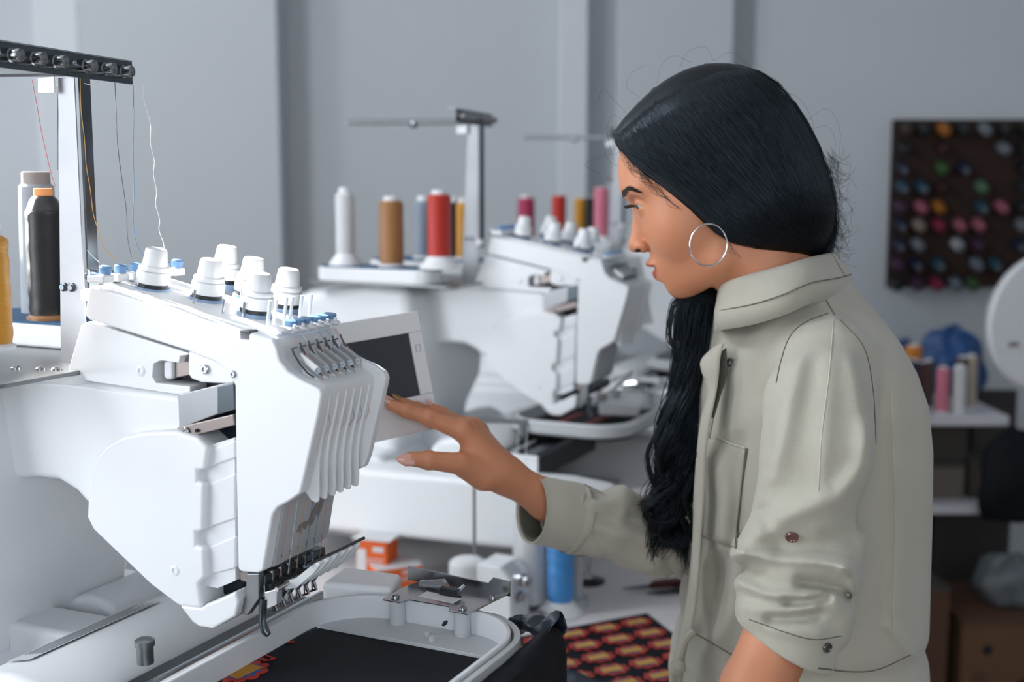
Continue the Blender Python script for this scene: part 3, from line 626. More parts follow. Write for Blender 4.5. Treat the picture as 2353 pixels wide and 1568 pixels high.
def roll(a, b):     # bunched roll of satin along the far rim
    t = a; ang = b * 2 * PI
    x = -0.010 + 0.245 * t; y = 0.186 + 0.010 * math.sin(t * 9) + (0.0 if t < .75 else -0.10 * (t - .75) * 4 * 0.35)
    r = 0.0085 + 0.0035 * math.sin(t * 31 + 2 * math.sin(ang)) + 0.0025 * math.sin(t * 57 + ang * 2) + (0.009 * max(0, (t - 0.78) / 0.22))
    zz = -0.002 if t < 0.78 else -0.002 + 0.014 * (t - 0.78) / 0.22
    return (x + 0.003 * math.sin(ang * 3 + t * 40), y + r * math.cos(ang), zz + r * math.sin(ang) * 0.9)
sheet(roll, 110, 20, 'rolled_edge', 'satin_cloth', gar, 0.0006)

# ------------------------------------------------------------------ thread spools
def spool(color, pos, r, h, label, cat='thread spool', group=None, core='white_plastic', base=True, waist=0.0, top=0.012, lump=0.0, seed=0):
    e = empty('thread_spool', pos); tag(e, label, cat, group); rnd = random.Random(seed)
    if base == 'cone': obj('cone_base', MB().lathe([(r * 1.75, 0), (r * 1.75, 0.003), (r * 0.95, 0.022), (0, 0.022)], (0, 0, 0), n=28), core, e); z0 = 0.022
    elif base: obj('flange', MB().lathe([(r * 1.12, 0), (r * 1.15, 0.003), (r * 0.9, 0.006), (0, 0.006)], (0, 0, 0), n=28), core, e); z0 = 0.006
    else: z0 = 0.0
    prof = [(r * 0.93, z0)]
    for k in range(1, 24):
        t = k / 24; prof.append((r * (1 - waist * t) * (1 + lump * rnd.uniform(-1, 1)), z0 + h * t))
    prof += [(r * (0.97 - waist), z0 + h - 0.001), (r * (0.80 - waist), z0 + h + r * 0.10), (r * 0.5, z0 + h + r * 0.16), (0, z0 + h + r * 0.16)]
    obj('winding', MB().lathe(prof, (0, 0, 0), n=32), 'thread_' + color, e, smooth=60)
    if top: obj('core', MB().lathe([(r * 0.62, 0), (r * 0.62, top), (r * 0.5, top + 0.001), (r * 0.42, top + 0.001), (r * .4, top * 0.4), (0, top * .4)], (0, 0, z0 + h), n=20), core, e)
    return e
T2 = Vector((0.372, 1.06, 0)); T3 = Vector((0.714, 1.89, 0))
def tray_spot(u, w, T, v=590):          # place on a machine's tray (width w) that lies under picture column u
    o = np.array([R0[0], R0[1], 0]) + np.array(T); r = ray(u, v); t = ((o + w * AW - CAM)[:2] @ AW[:2]) / (r[:2] @ AW[:2]); q = CAM + r * t
    return Vector((q[0], q[1], TZ + 0.563))
T1 = Vector((0, 0, 0))
ZT = TZ + 0.563
# foreground machine's threads
p = tray_spot(-12, -0.077, T1, 740); spool('gold', p, 0.0155, 0.098, 'golden yellow thread spool at the left edge, on the foreground machine\'s round tray', group='spools on the foreground machine', base=True, lump=0.03, seed=1)
p = tray_spot(114, 0.130, T1, 740); e = spool('black', p, 0.0215, 0.118, 'tall black thread spool with orange cardboard top beside the steel mast', group='spools on the foreground machine', core='thread_tan', lump=0.02, seed=2, waist=0.02, top=0)
mat('orange_card', 'e59a62', 0.7)
obj('shoulder', MB().lathe([(0.0205, 0.121), (0.0150, 0.136), (0.011, 0.140), (0, 0.140)], n=28), 'thread_charcoal', e)
obj('cardboard_tube', MB().lathe([(0.0105, 0.112), (0.0105, 0.148), (0.009, 0.1485), (0.0085, 0.140), (0, 0.140)], n=24), 'orange_card', e)
p = tray_spot(97, 0.185, T1, 700); e = empty('netted_cone', p); tag(e, 'pale thread cone in a white net sleeve behind the black spool', 'thread spool', 'spools on the foreground machine')
mat_wave('net_white', 'aeb4bc', 0.6, 320, 0.7, 'DIAGONAL')
obj('net_sleeve', MB().lathe([(0.024, 0), (0.0235, 0.03), (0.020, 0.150), (0.017, 0.153), (0, 0.153)], n=32), 'net_white', e)
obj('paper_tube', MB().lathe([(0.0165, 0.153), (0.0160, 0.167), (0.0145, 0.1675), (0.014, 0.155), (0, 0.155)], n=28), mat('brown_paper', '9b938f', 0.8), e)

# loose threads from the guide bar down to the machine
mat('thr_white', 'e6e6e6', 0.5); mat('thr_blue', '5f7fae', 0.5); mat('thr_grey', '5a6070', 0.5); mat('thr_gold', 'd2a45a', 0.5); mat('thr_red', 'd27a78', 0.5)
def strand(name, pts, m, r=0.00042):
    q = catmull([loc(P(u, v, Y)) for u, v, Y in pts], 8); obj(name, MB().tube(q, r, 5), m, mach)
strand('thread', [(330, 195, 1.29), (332, 235, 1.28), (346, 285, 1.275), (346, 330, 1.27), (355, 370, 1.265), (353, 400, 1.26), (360, 440, 1.255), (358, 470, 1.25), (367, 505, 1.245), (366, 530, 1.24), (376, 560, 1.235), (378, 590, 1.23)], 'thr_white')
strand('thread', [(306, 195, 1.28), (307, 270, 1.27), (306, 350, 1.26), (308, 440, 1.25), (306, 500, 1.24), (312, 555, 1.235), (330, 590, 1.23)], 'thr_blue')
strand('thread', [(264, 190, 1.27), (267, 260, 1.26), (270, 330, 1.25), (280, 410, 1.245), (290, 480, 1.24), (293, 545, 1.235), (302, 592, 1.23)], 'thr_grey')
strand('thread', [(184, 180, 1.20), (186, 250, 1.20), (194, 320, 1.2), (198, 380, 1.2), (208, 440, 1.2), (214, 490, 1.195), (226, 530, 1.19), (236, 565, 1.185), (262, 596, 1.18)], 'thr_gold')
strand('thread', [(74, 185, 1.2), (86, 250, 1.2), (95, 300, 1.2), (106, 350, 1.21), (118, 400, 1.215), (128, 430, 1.22)], 'thr_red')
strand('thread', [(131, 200, 1.2), (133, 260, 1.2), (132, 320, 1.21), (132, 390, 1.22)], 'thr_grey')
strand('thread', [(200, 575, 1.18), (214, 590, 1.18), (228, 603, 1.175)], 'thr_white')
strand('thread', [(194, 192, 1.21), (215, 196, 1.22), (232, 188, 1.23), (250, 189, 1.235)], 'thr_white')
for i, (c, w) in enumerate(zip(('thr_red', 'thr_white', 'thr_gold', 'thr_grey', 'thr_blue', 'thr_red'), NW)):
    a = np.array([ga[0] + 0.006, w + 0.001, ga[2] - 0.004]); b = np.array([lb[0] + 0.002, w, lb[2]])
    obj('thread', MB().tube([a, (a + b) / 2 + np.array([0.003, 0, -0.004]), b], 0.00022, 5), c, mach)
    obj('thread', MB().tube([b, np.array([fin_poly[5][0] - 0.004, w + 0.004, b[2] - 0.05]), np.array([ap[0][0] + 0.006, w + 0.002, ap[0][2] + 0.02]), np.array([ap[2][0] + 0.004, w, ap[2][2] - 0.012])], 0.00022, 5), c, mach)

# ------------------------------------------------------------------ the second and third machines
m2 = copy_tree(mach, skip=('thread', 'worn_sticker')); m2.location = mach.location + T2; m2['label'] = 'white embroidery machine standing behind the screen, carrying red, tan and white spools'
m3 = copy_tree(mach, skip=('thread', 'worn_sticker', 'numeral')); m3.location = mach.location + T3; m3['label'] = 'farthest embroidery machine, seen behind the woman\'s profile'
hoop2 = copy_tree(hoop); hoop2.location = hoop.location + T2 + Vector(AF) * -0.135 + Vector(AW) * 0.185; hoop2['label'] = 'grey hoop with red-striped dark cloth on the second machine'
c2 = empty('hooped_cloth', hoop2.location, -PSI); tag(c2, 'dark cloth with red stitched stripes in the second machine\'s hoop', 'cloth')
obj('taut_panel', MB().flat(round_rect(-0.024, 0.202, -0.205, 0.150, 0.06, 8), -0.014, -0.0125), 'black_cloth', c2)
for (u0, v0, u1, v1) in ((1250, 985, 1335, 950), (1300, 992, 1440, 940), (1375, 995, 1410, 980)):
    a = PZ(u0, v0, hoop2.location.z - 0.012); b = PZ(u1, v1, hoop2.location.z - 0.012); mm = Matrix.Rotation(PSI, 3, 'Z')
    a = mm @ (Vector(a) - hoop2.location); b = mm @ (Vector(b) - hoop2.location); d = (b - a).normalized(); n_ = Vector((-d.y, d.x, 0)) * 0.008
    obj('stitched_stripe', MB().flat([(a + n_).to_2d(), (b + n_).to_2d(), (b - n_).to_2d(), (a - n_).to_2d()], -0.0125, -0.0115), mat('stripe_red', '8a2a22', 0.6) if 'stripe_red' not in M else 'stripe_red', c2)
hoop3 = copy_tree(hoop); hoop3.location = hoop.location + T3 + Vector(AF) * -0.10 + Vector(AW) * 0.10; hoop3['label'] = 'grey hoop on the farthest embroidery machine'
c3 = copy_tree(c2, skip=('stitched_stripe',)); c3.location = hoop3.location; c3['label'] = 'plain black cloth in the farthest machine\'s hoop'

for (u, v, c, r, h, lab, b, top) in ((795, 602, 'white', 0.0180, 0.110, 'white thread spool on cone base at the left end of the tray', 'cone', 0.012),
        (900, 595, 'tan', 0.0225, 0.112, 'tan brown thread spool on the second machine', True, 0.010),
        (1010, 583, 'red', 0.0215, 0.108, 'bright red thread spool on the second machine, before the grey one', 'cone', 0.010),
        (974, 571, 'grey', 0.0195, 0.108, 'grey thread spool half hidden behind the bright red spool', True, 0.012),
        (1042, 570, 'black', 0.0185, 0.106, 'black thread spool between the red and the golden spool', True, 0.012),
        (1067, 574, 'gold', 0.0180, 0.105, 'golden yellow thread spool beside the second machine\'s mast', True, 0.012)):
    spool(c, tray_spot(u, 0.158 if c in ('grey', 'black', 'gold') else -0.077, T2, v), r, h, lab, group='spools on the second machine', base=b, waist=0.03 if c == 'gold' else 0.0, top=top, lump=0.01, seed=u)
for (u, v, c, r, h, lab, top) in ((1209, 545, 'crimson', 0.0215, 0.105, 'crimson thread spool on the farthest machine', 0.010), (1284, 545, 'red', 0.0180, 0.112, 'dark red thread spool on the farthest machine', 0.003),
        (1333, 540, 'gold', 0.0175, 0.102, 'mustard thread spool on the farthest machine', 0.003), (1357, 536, 'black', 0.0150, 0.104, 'black thread spool beside the pink one', 0.003),
        (1381, 552, 'pink', 0.0185, 0.115, 'pink thread spool beside the woman\'s forehead', 0.003)):
    spool(c, tray_spot(u, 0.158 if c in ('gold', 'black') else -0.077, T3, v), r, h, lab, group='spools on the farthest machine', base='cone' if c == 'pink' else True, top=top, lump=0.01, seed=u)
e = copy_tree([o for o in COL.objects if o.name == 'netted_cone'][0]); e.location = tray_spot(1410, 0.158, T3, 530); e['label'] = 'grey thread cone with brown tube behind the pink spool'
for ch in e.children:
    if ch.name.startswith('paper_tube'): ch.data = ch.data.copy(); ch.data.materials.clear(); ch.data.materials.append(mat('brown_card', '7a5348', 0.8))

# ------------------------------------------------------------------ things on the table
def on_table(u, v): return Vector(PZ(u, v, TZ))
b = on_table(1287, 1408); e = spool('sky', b, 0.0222, 0.125, 'bright blue thread spool on a white cone base on the table', group='spools on the table', base='cone', lump=0.045, seed=11)
b = on_table(1075, 1412); e = spool('white', b, 0.031, 0.092, 'squat white thread cone on the table behind the hoop bracket', group='spools on the table', base=False, top=0.003, seed=5)
# bobbin winder: white block with two chrome thumbscrews
b = on_table(1150, 1420); e = empty('bobbin_winder', b, R(-28)); tag(e, 'white bobbin winder block with chrome knobs beside the white cone', 'bobbin winder')
obj('body', MB().prism([(-0.030, 0), (0.034, 0), (0.034, 0.075), (0.012, 0.096), (-0.030, 0.096)], lambda x, z: (x, -0.028, z), lambda x, z: (x, 0.040, z)), 'white_plastic', e, bevel=0.003)
for (x, z, l) in ((0.034, 0.045, 0.016), (0.030, 0.075, 0.030)):
    k = obj('thumbscrew', MB().lathe([(0.006, 0), (0.006, l * .4), (0.011, l * .42), (0.011, l * .62), (0.005, l * .64), (0.005, l * .8), (0.009, l * .82), (0.009, l), (0.006, l * 1.05), (0, l * 1.05)], (x, -0.006, z), (1, -0.25, 0), 20), 'steel', e)
obj('print', MB().add([(0.0135, -0.016, 0.0955), (0.031, -0.016, 0.0785), (0.031, 0.018, 0.0785), (0.0135, 0.018, 0.0955)], [(0, 1, 2, 3)]), 'pale_grey', e, smooth=0)
rod0 = Vector((0.0, 0.030, 0.09)); dr_ = Matrix.Rotation(R(28), 3, 'Z')
rt_ = Vector(P(1090, 966, b.y + 0.02)) - b; re_ = Vector(P(1214, 970, b.y + 0.02)) - b; rb_ = Vector(P(1090, 1275, b.y + 0.02)) - b
obj('guide_rod', MB().tube([dr_ @ rb_, dr_ @ rt_], 0.0028, 10), 'brushed_steel', e)
obj('guide_arm', MB().tube([dr_ @ rt_, dr_ @ re_], 0.0045, 8), 'brushed_steel', e)
for kk in (0.82, 0.98): q_ = rt_.lerp(re_, kk); obj('hanging_thread', MB().tube([dr_ @ q_, dr_ @ (q_ - Vector((0.004, 0, 0.10)))], 0.0006, 5), 'thr_white', e)
b = on_table(1218, 1392); e = empty('thread_cone', b); tag(e, 'tall white cone of overlock thread behind the blue spool, under the cuff', 'thread spool', 'spools on the table')
obj('winding', MB().lathe([(0.030, 0.010), (0.031, 0.016), (0.0285, 0.165), (0.022, 0.172), (0, 0.172)], n=32), 'thread_white', e)
obj('base', MB().lathe([(0.030, 0), (0.030, 0.010), (0, 0.010)], n=32), 'charcoal_base' if 'charcoal_base' in M else mat('charcoal_base', '4a4d55', 0.5), e)
# orange cartons
mat('carton_orange', 'e0601a', 0.6); mat('carton_white', 'd6d6d8', 0.6)
def carton(u, v, sx, sy, sz, rz, label, lid):
    e = empty('carton', on_table(u, v), R(rz)); tag(e, label, 'box', 'orange cartons on the table')
    obj('shell', MB().box((0, 0, sz / 2), (sx, sy, sz)), 'carton_orange', e, bevel=0.0015)
    obj('side_panel', MB().box((-sx * .32, -sy / 2 - .0006, sz * .45), (sx * .3, 0.001, sz * .72)), 'carton_white', e)
    obj('printed_label', MB().box((sx * .22, -sy / 2 - .0006, sz * .82), (sx * .34, 0.001, sz * .10)), 'carton_white', e)
    for k in range(3): obj('print_line', MB().box((sx * .1, -sy / 2 - .0006, sz * (.62 - .07 * k)), (sx * (.6 - .1 * k), 0.001, sz * .02)), 'carton_white', e)
    obj('flap' if lid else 'top', MB().box((0, 0, sz + 0.001), (sx * (1.22 if lid else .98), sy * (1.15 if lid else .98), 0.002)), 'carton_white', e)
carton(868, 1345, 0.060, 0.05, 0.090, -18, 'upright orange carton with a white open flap', True)
carton(905, 1350, 0.085, 0.07, 0.045, 24, 'low orange carton with a white top', False)
b = on_table(1352, 1338); e = empty('pin_stand', b); tag(e, 'black round stand with a thin pin, behind the blue spool', 'stand')
obj('base', MB().lathe([(0.030, 0), (0.030, 0.004), (0.012, 0.008), (0.010, 0.010), (0, 0.010)], n=28), 'black_plastic', e)
obj('pin', MB().cyl((0, 0, 0.008), (0, 0, 0.10), 0.004, 0.003, 12), 'steel', e)
obj('hub', MB().lathe([(0.011, 0.008), (0.010, 0.014), (0, 0.014)], n=20), 'steel', e)
# thread snips: two dark blades with a maroon handle
a = on_table(1432, 1366); c = on_table(1575, 1350); e = empty('thread_snips', a, math.atan2(c.y - a.y, c.x - a.x)); tag(e, 'thread snips with dark red handle lying on the table near her elbow', 'scissors')
mat('maroon_grip', '4d120e', 0.4)
obj('blade', MB().flat([(0, 0), (0.03, -0.006), (0.05, -0.007), (0.05, 0.005), (0.03, 0.004)], 0.008, 0.011), 'dark_steel', e)
obj('blade', MB().flat([(0.035, -0.024), (0.06, -0.031), (0.09, -0.032), (0.09, -0.022), (0.06, -0.022)], 0.004, 0.007), 'dark_steel', e)
obj('grip', MB().flat([(0.045, -0.008), (0.12, -0.013), (0.125, 0.010), (0.06, 0.007)], 0.006, 0.018), 'maroon_grip', e, bevel=0.003)
obj('grip', MB().flat([(0.085, -0.034), (0.14, -0.034), (0.14, -0.018), (0.085, -0.020)], 0.003, 0.012), 'black_plastic', e, bevel=0.003)
for (u, v, lab) in ((1268, 1412, 'small grey metal bobbin at the foot of the blue spool'), (1250, 1418, 'steel bobbin case part beside the black garment')):
    e = tag(obj('bobbin', MB().lathe([(0.010, 0), (0.010, 0.001), (0.006, 0.0015), (0.006, 0.007), (0.010, 0.0075), (0.010, 0.0085), (0, 0.0085)], on_table(u, v), (0, 0, 1), 20), 'steel'), lab, 'bobbin')
# sheet of embroidered patches
c00, c10, c01 = on_table(1486, 1412), on_table(1268, 1452), on_table(1640, 1530)
ux = (c10 - c00); uy = (c01 - c00); ux.z = uy.z = 0
lx = 0.30; exv = ux.normalized(); eyv = Vector((exv.y, -exv.x, 0)) * (1 if Vector((exv.y, -exv.x, 0)).dot(uy) > 0 else -1)
sh = empty('patch_sheet', c00); tag(sh, 'black fabric sheet with rows of embroidered comic patches on the table', 'cloth')
eyv = uy.normalized()
cols, rows = 4, 6; dx, dy = 0.0595, 0.0505
W_ = dx * cols + 0.012; H_ = dy * rows + 0.012
def shp(a, b): q = exv * (a * W_) + eyv * (b * H_); return (q.x, q.y, 0.0015 + 0.0012 * math.sin(a * 9) * math.sin(b * 7))
sheet(shp, 16, 24, 'sheet', 'black_cloth', sh, 0.001)
ang = math.atan2(exv.y, exv.x)
for r_ in range(rows):
    for k in range(cols):
        q = exv * (0.006 + dx * (k + .5)) + eyv * (0.006 + dy * (r_ + .5))
        motif(sh, Matrix.Translation((q.x, q.y, 0.003)) @ Matrix.Rotation(ang + PI, 4, 'Z') @ Matrix.Scale(0.74, 4), True)
# dark cloth corner near the frame's lower edge
def scrap(a, b): q = on_table(1285 + 120 * a, 1566 + 12 * a + 60 * b); return (q.x, q.y, TZ + 0.012 + 0.006 * math.sin(a * 6) - 0.01 * b)
s_ = sheet(scrap, 12, 6, 'fabric_scrap', 'satin_cloth', None); tag(s_, 'dark fabric scrap on the table below the patch sheet', 'cloth')
# ------------------------------------------------------------------ background right: pegboard of spools, shelf, disc
mat('cork', '2c1a12', 0.9, var=0.25, vscale=30, bump=0.3, bscale=80)
BY = RY1 - 0.04 - 0.012
pb0, pb1 = P(2052, 275, BY), P(2046, 660, BY)
bx0, bx1, bz0, bz1 = pb0[0], pb0[0] + 0.62, pb1[2], pb0[2]
tag(obj('pegboard', MB().box(((bx0 + bx1) / 2, BY, (bz0 + bz1) / 2), (bx1 - bx0, 0.02, bz1 - bz0)), 'cork', bevel=0.002), 'dark brown pegboard on the wall holding rows of thread spools', 'pegboard')
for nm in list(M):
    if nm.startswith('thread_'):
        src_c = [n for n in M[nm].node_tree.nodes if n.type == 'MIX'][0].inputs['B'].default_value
        mat('peg_' + nm[7:], tuple(0.38 * c for c in src_c[:3]), 0.6)  # thread colours darkened to paint in the dim light on the board
names = dict(charcoal='charcoal', orange='orange', silver='silver grey', maroon='maroon', green='dark green', navy='navy', teal='teal', sage='sage green', red='red', pink='pink', gold='golden', white='white', purple='purple', black='black', crimson='crimson', grey='grey', beige='beige', brown='brown')
def wall_spool(u, v, c, label):
    pos = P(u, v, BY - 0.012); e = empty('wall_spool', pos); e.rotation_euler = (PI / 2 + R(18), 0, 0); tag(e, label, 'thread spool', 'spools pegged on the wall board')
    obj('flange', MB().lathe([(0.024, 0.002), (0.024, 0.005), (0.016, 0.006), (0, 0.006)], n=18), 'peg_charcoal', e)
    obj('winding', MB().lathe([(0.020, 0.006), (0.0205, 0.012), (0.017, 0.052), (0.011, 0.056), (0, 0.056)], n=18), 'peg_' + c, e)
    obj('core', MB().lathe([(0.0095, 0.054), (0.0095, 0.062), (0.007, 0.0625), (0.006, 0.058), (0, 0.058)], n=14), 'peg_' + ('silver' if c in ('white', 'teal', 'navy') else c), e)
rowsp = [(287, [(2078, 'brown'), (2116, 'charcoal'), (2163, 'orange'), (2208, 'charcoal'), (2257, 'silver'), (2303, 'charcoal'), (2350, 'black')]),
         (330, [(2074, 'charcoal'), (2160, 'maroon'), (2300, 'silver'), (2348, 'charcoal')]),
         (375, [(2068, 'navy'), (2158, 'green'), (2208, 'navy'), (2345, 'black')]),
         (418, [(2068, 'teal'), (2113, 'teal'), (2157, 'maroon'), (2249, 'sage'), (2340, 'charcoal')]),
         (464, [(2064, 'purple'), (2111, 'pink'), (2151, 'orange'), (2249, 'teal'), (2295, 'pink'), (2341, 'charcoal')]),
         (505, [(2064, 'navy'), (2106, 'beige'), (2151, 'crimson'), (2199, 'pink'), (2243, 'pink'), (2341, 'silver')]),
         (550, [(2060, 'navy'), (2104, 'silver'), (2194, 'white'), (2240, 'purple'), (2335, 'navy')]),
         (595, [(2058, 'purple'), (2100, 'navy'), (2150, 'teal'), (2238, 'grey'), (2280, 'teal')]),
         (640, [(2054, 'charcoal'), (2102, 'purple'), (2146, 'crimson'), (2190, 'grey'), (2229, 'green')])]
ordn = ('top', 'second', 'third', 'fourth', 'fifth', 'sixth', 'seventh', 'eighth', 'bottom')
for ri, (v, items) in enumerate(rowsp):
    seen = {}
    for ci, (u, c) in enumerate(items):
        dup = [x for x in items if x[1] == c]; k = [x[0] for x in dup].index(u)
        pre = names[c] if len(dup) == 1 else (('left-hand ', 'right-hand ')[k] if len(dup) == 2 else ('leftmost ', 'middle ', 'rightmost ')[min(k, 2)]) + names[c]
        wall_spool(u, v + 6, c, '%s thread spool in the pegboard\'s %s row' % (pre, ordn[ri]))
# shelf unit
mat('shelf_white', (0.62, 0.62, 0.66), 0.5); mat('shelf_dark', (0.05, 0.045, 0.045), 0.8)
SY0, SY1 = 3.35, 3.85
s1 = P(2095, 968, SY0); s2 = P(2100, 1172, SY0)
x0, x1 = 1.0, 1.62
sh_u = empty('shelf_unit', (1.2, 3.6, 0)); tag(sh_u, 'white-edged open shelf unit against the right wall', 'shelf')
def lp(mb_c): return (mb_c[0] - 1.2, mb_c[1] - 3.6, mb_c[2])
x1s = P(2318, 985, SY0)[0]
obj('top_board', MB().box(lp(((x0 + x1s) / 2, (SY0 + SY1) / 2, s1[2])), (x1s - x0, SY1 - SY0, 0.028)), 'shelf_white', sh_u, bevel=0.002)
obj('lower_board', MB().box(lp(((x0 + x1) / 2, (SY0 + SY1) / 2, s2[2])), (x1 - x0, SY1 - SY0, 0.026)), 'shelf_white', sh_u, bevel=0.002)
obj('back_panel', MB().box(lp(((x0 + x1) / 2, SY1 + 0.01, s1[2] / 2)), (x1 - x0, 0.02, s1[2])), 'shelf_dark', sh_u)
for xx in (x0 + 0.02, x1s - 0.03): obj('upright', MB().box(lp((xx, SY1 - 0.05, s1[2] / 2)), (0.03, 0.06, s1[2])), 'shelf_dark', sh_u)
ZS = s1[2] + 0.014; ZS2 = s2[2] + 0.013
def shelf_pt(u, v, z): return Vector(PZ(u, v, z))
for (u, c, h, lab) in ((2090, 'green', 0.135, 'olive green thread spool on the shelf'), (2110, 'navy', 0.130, 'navy thread spool on the shelf'), (2126, 'maroon', 0.125, 'maroon thread spool on the shelf'), (2142, 'brown', 0.130, 'brown thread spool left of the pink one on the shelf'),
                       (2158, 'pink', 0.120, 'pink thread spool standing at the front of the shelf'), (2196, 'white', 0.125, 'white thread spool right of the pink one on the shelf'), (2222, 'brown', 0.140, 'grey-brown thread spool between two white ones on the shelf'), (2242, 'beige', 0.145, 'tall off-white thread spool at the right end of the row on the shelf')):
    spool(c, Vector((P(u, 940, SY0 + 0.07)[0], SY0 + (0.05 if c in ('pink', 'white') else 0.12), ZS)), 0.0185, h, lab, group='spools on the shelf', base=True, top=0.006, seed=u)
spool('orange', Vector((P(2095, 900, SY0 + 0.22)[0], SY0 + 0.22, ZS)), 0.025, 0.16, 'orange thread spool behind the green one on the shelf', group='spools on the shelf', base=True, top=0.006, seed=9)
# blue bag heaped behind the spools
mat('bag_blue', '16477e', 0.45, var=0.15, vscale=12, bump=0.2, bscale=40)
def blob(name, c, rad, m, label, cat, amp=0.15, seed=0, n=28):
    rnd = np.random.RandomState(seed); ph = rnd.rand(6) * 6.28; mb = MB(); rings = []
    for i in range(n + 1):
        th = PI * i / n; ring_ = []
        for j in range(n * 2):
            f = 2 * PI * j / (n * 2); k = 1 + amp * (0.5 * math.sin(3 * f + ph[0] + 2 * th) + 0.4 * math.sin(5 * th + ph[1] + 2 * f) + 0.3 * math.sin(7 * f + ph[2] - 3 * th))
            ring_.append((rad[0] * k * math.sin(th) * math.cos(f), rad[1] * k * math.sin(th) * math.sin(f), max(-rad[2] * 0.8, rad[2] * k * math.cos(th))))
        rings.append(ring_)
    o = obj(name, mb.rings(rings, False, False), m, smooth=180); o.location = c
    return tag(o, label, cat)
blob('blue_bag', (P(2185, 800, SY1 - 0.12)[0], SY1 - 0.14, ZS + 0.090), (0.100, 0.075, 0.112), 'bag_blue', 'crumpled blue plastic bag heaped behind the shelf spools', 'bag', 0.16, 3)
blob('blue_cloth', (P(2075, 830, SY1 - 0.1)[0], SY1 - 0.1, ZS + 0.072), (0.05, 0.05, 0.09), 'bag_blue', 'blue cloth behind her shoulder on the shelf', 'cloth', 0.1, 5)
mat('carton_grey', '4a4641', 0.8); mat('carton_dim', '6a6258', 0.8); mat('cardboard', '6b4d36', 0.85, var=0.12); mat('cardboard2', '5c4030', 0.85, var=0.12)
def storage_box(x, y, z, sx, sy, sz, m, label, lidm=None, tape=None):
    e = empty('storage_box', (x, y, z)); tag(e, label, 'box', 'boxes on the shelf unit')
    obj('carton', MB().box((0, 0, sz / 2), (sx, sy, sz)), m, e, bevel=0.003)
    if lidm: obj('lid', MB().box((0, 0, sz + 0.006), (sx * 1.02, sy * 1.02, 0.012)), lidm, e, bevel=0.003)
    if tape: obj('label_sticker', MB().box((0, -sy / 2 - 0.0008, sz * .55), (sx * .6, 0.0016, sz * .6)), tape, e)
    return e
gap = s1[2] - s2[2]
for (u, sx, sz, m, l, tp) in ((2150, 0.11, gap * .36, 'carton_dim', 'tan box with pale lid on the lower shelf', None), (2245, 0.10, gap * .42, 'carton_grey', 'grey box with a pale label on the lower shelf', 'carton_dim'), (2315, 0.075, gap * .2, 'carton_grey', 'small dark box at the right end of the lower shelf', None)):
    storage_box(P(u, 1100, SY0 + 0.15)[0], SY0 + 0.15, ZS2, sx, 0.16, sz, m, l, 'carton_grey' if 'tan' in l else None, tp)
for (u, sx, m, l) in ((2165, 0.10, 'carton_grey', 'dim grey carton stacked on the tan box'), (2260, 0.11, 'carton_grey', 'dim carton stacked behind the labelled grey box')):
    zz = ZS2 + (gap * .36 + 0.012 if u < 2200 else 0); yy = SY0 + 0.17 if u < 2200 else SY0 + 0.36
    storage_box(P(u, 1040, yy)[0], yy, zz, sx, 0.12, gap * (.40 if u < 2200 else .8), m, l)
# floor boxes under the shelf
storage_box(P(2112, 1400, 3.35)[0], 3.40, 0, 0.08, 0.35, 0.36, 'cardboard2', 'narrow cardboard box on the floor beside her back', 'carton_grey')
bx_ = storage_box(P(2310, 1400, 3.25)[0], 3.38, 0, 0.26, 0.34, 0.27, 'cardboard', 'wide cardboard box with hand hole on the floor at the right', 'cardboard2')
obj('hand_hole', MB().lathe([(0.014, 0), (0.014, 0.001), (0, 0.001)], (-0.06, -0.1702, 0.20), (0, -1, 0), 18), 'dark_recess', bx_)
obj('print', MB().box((0.08, -0.1708, 0.10), (0.10, 0.0012, 0.03)), 'dark_recess', bx_)
obj('print', MB().box((-0.08, -0.1708, 0.12), (0.04, 0.0012, 0.035)), 'cardboard2', bx_)
mat('grey_bag', '6d7478', 0.7, var=0.2, vscale=20)
blob('grey_bundle', (P(2345, 1265, 3.3)[0], 3.36, 0.345), (0.10, 0.09, 0.075), 'grey_bag', 'grey cloth bundle on top of the wide cardboard box', 'cloth', 0.14, 8)
blob('black_bag', (P(2355, 1040, 3.2)[0], 3.28, 0.66), (0.09, 0.05, 0.14), 'black_cloth', 'black bag hanging at the shelf\'s right end', 'bag', 0.12, 4)
# large white round disc standing by the shelf
dc = P(2408, 742, 3.05)
dk = empty('round_panel', dc, R(14)); tag(dk, 'large round white panel with small stains at the right edge', 'panel')
obj('face', MB().lathe([(0.176, 0), (0.178, 0.004), (0.170, 0.012), (0, 0.012)], (0, 0, 0), (0, -1, 0), 48), 'white_plastic2', dk)
obj('rim', MB().tube([(0.177 * math.cos(a), 0.0, 0.177 * math.sin(a)) for a in np.linspace(0, 2 * PI, 49)[:-1]], 0.004, 8, closed=True), 'grey_plastic', dk)
obj('stain', MB().box((-0.105, -0.0128, -0.05), (0.030, 0.0008, 0.012)), 'stain', dk)
obj('seam', MB().box((0, -0.0126, -0.065), (0.30, 0.0008, 0.002)), 'pale_grey', dk)
obj('stand_leg', MB().cyl((0.10, 0.03, -0.12), (0.10, 0.06, -dc[2]), 0.012, 0.012, 14), 'grey_plastic', dk)
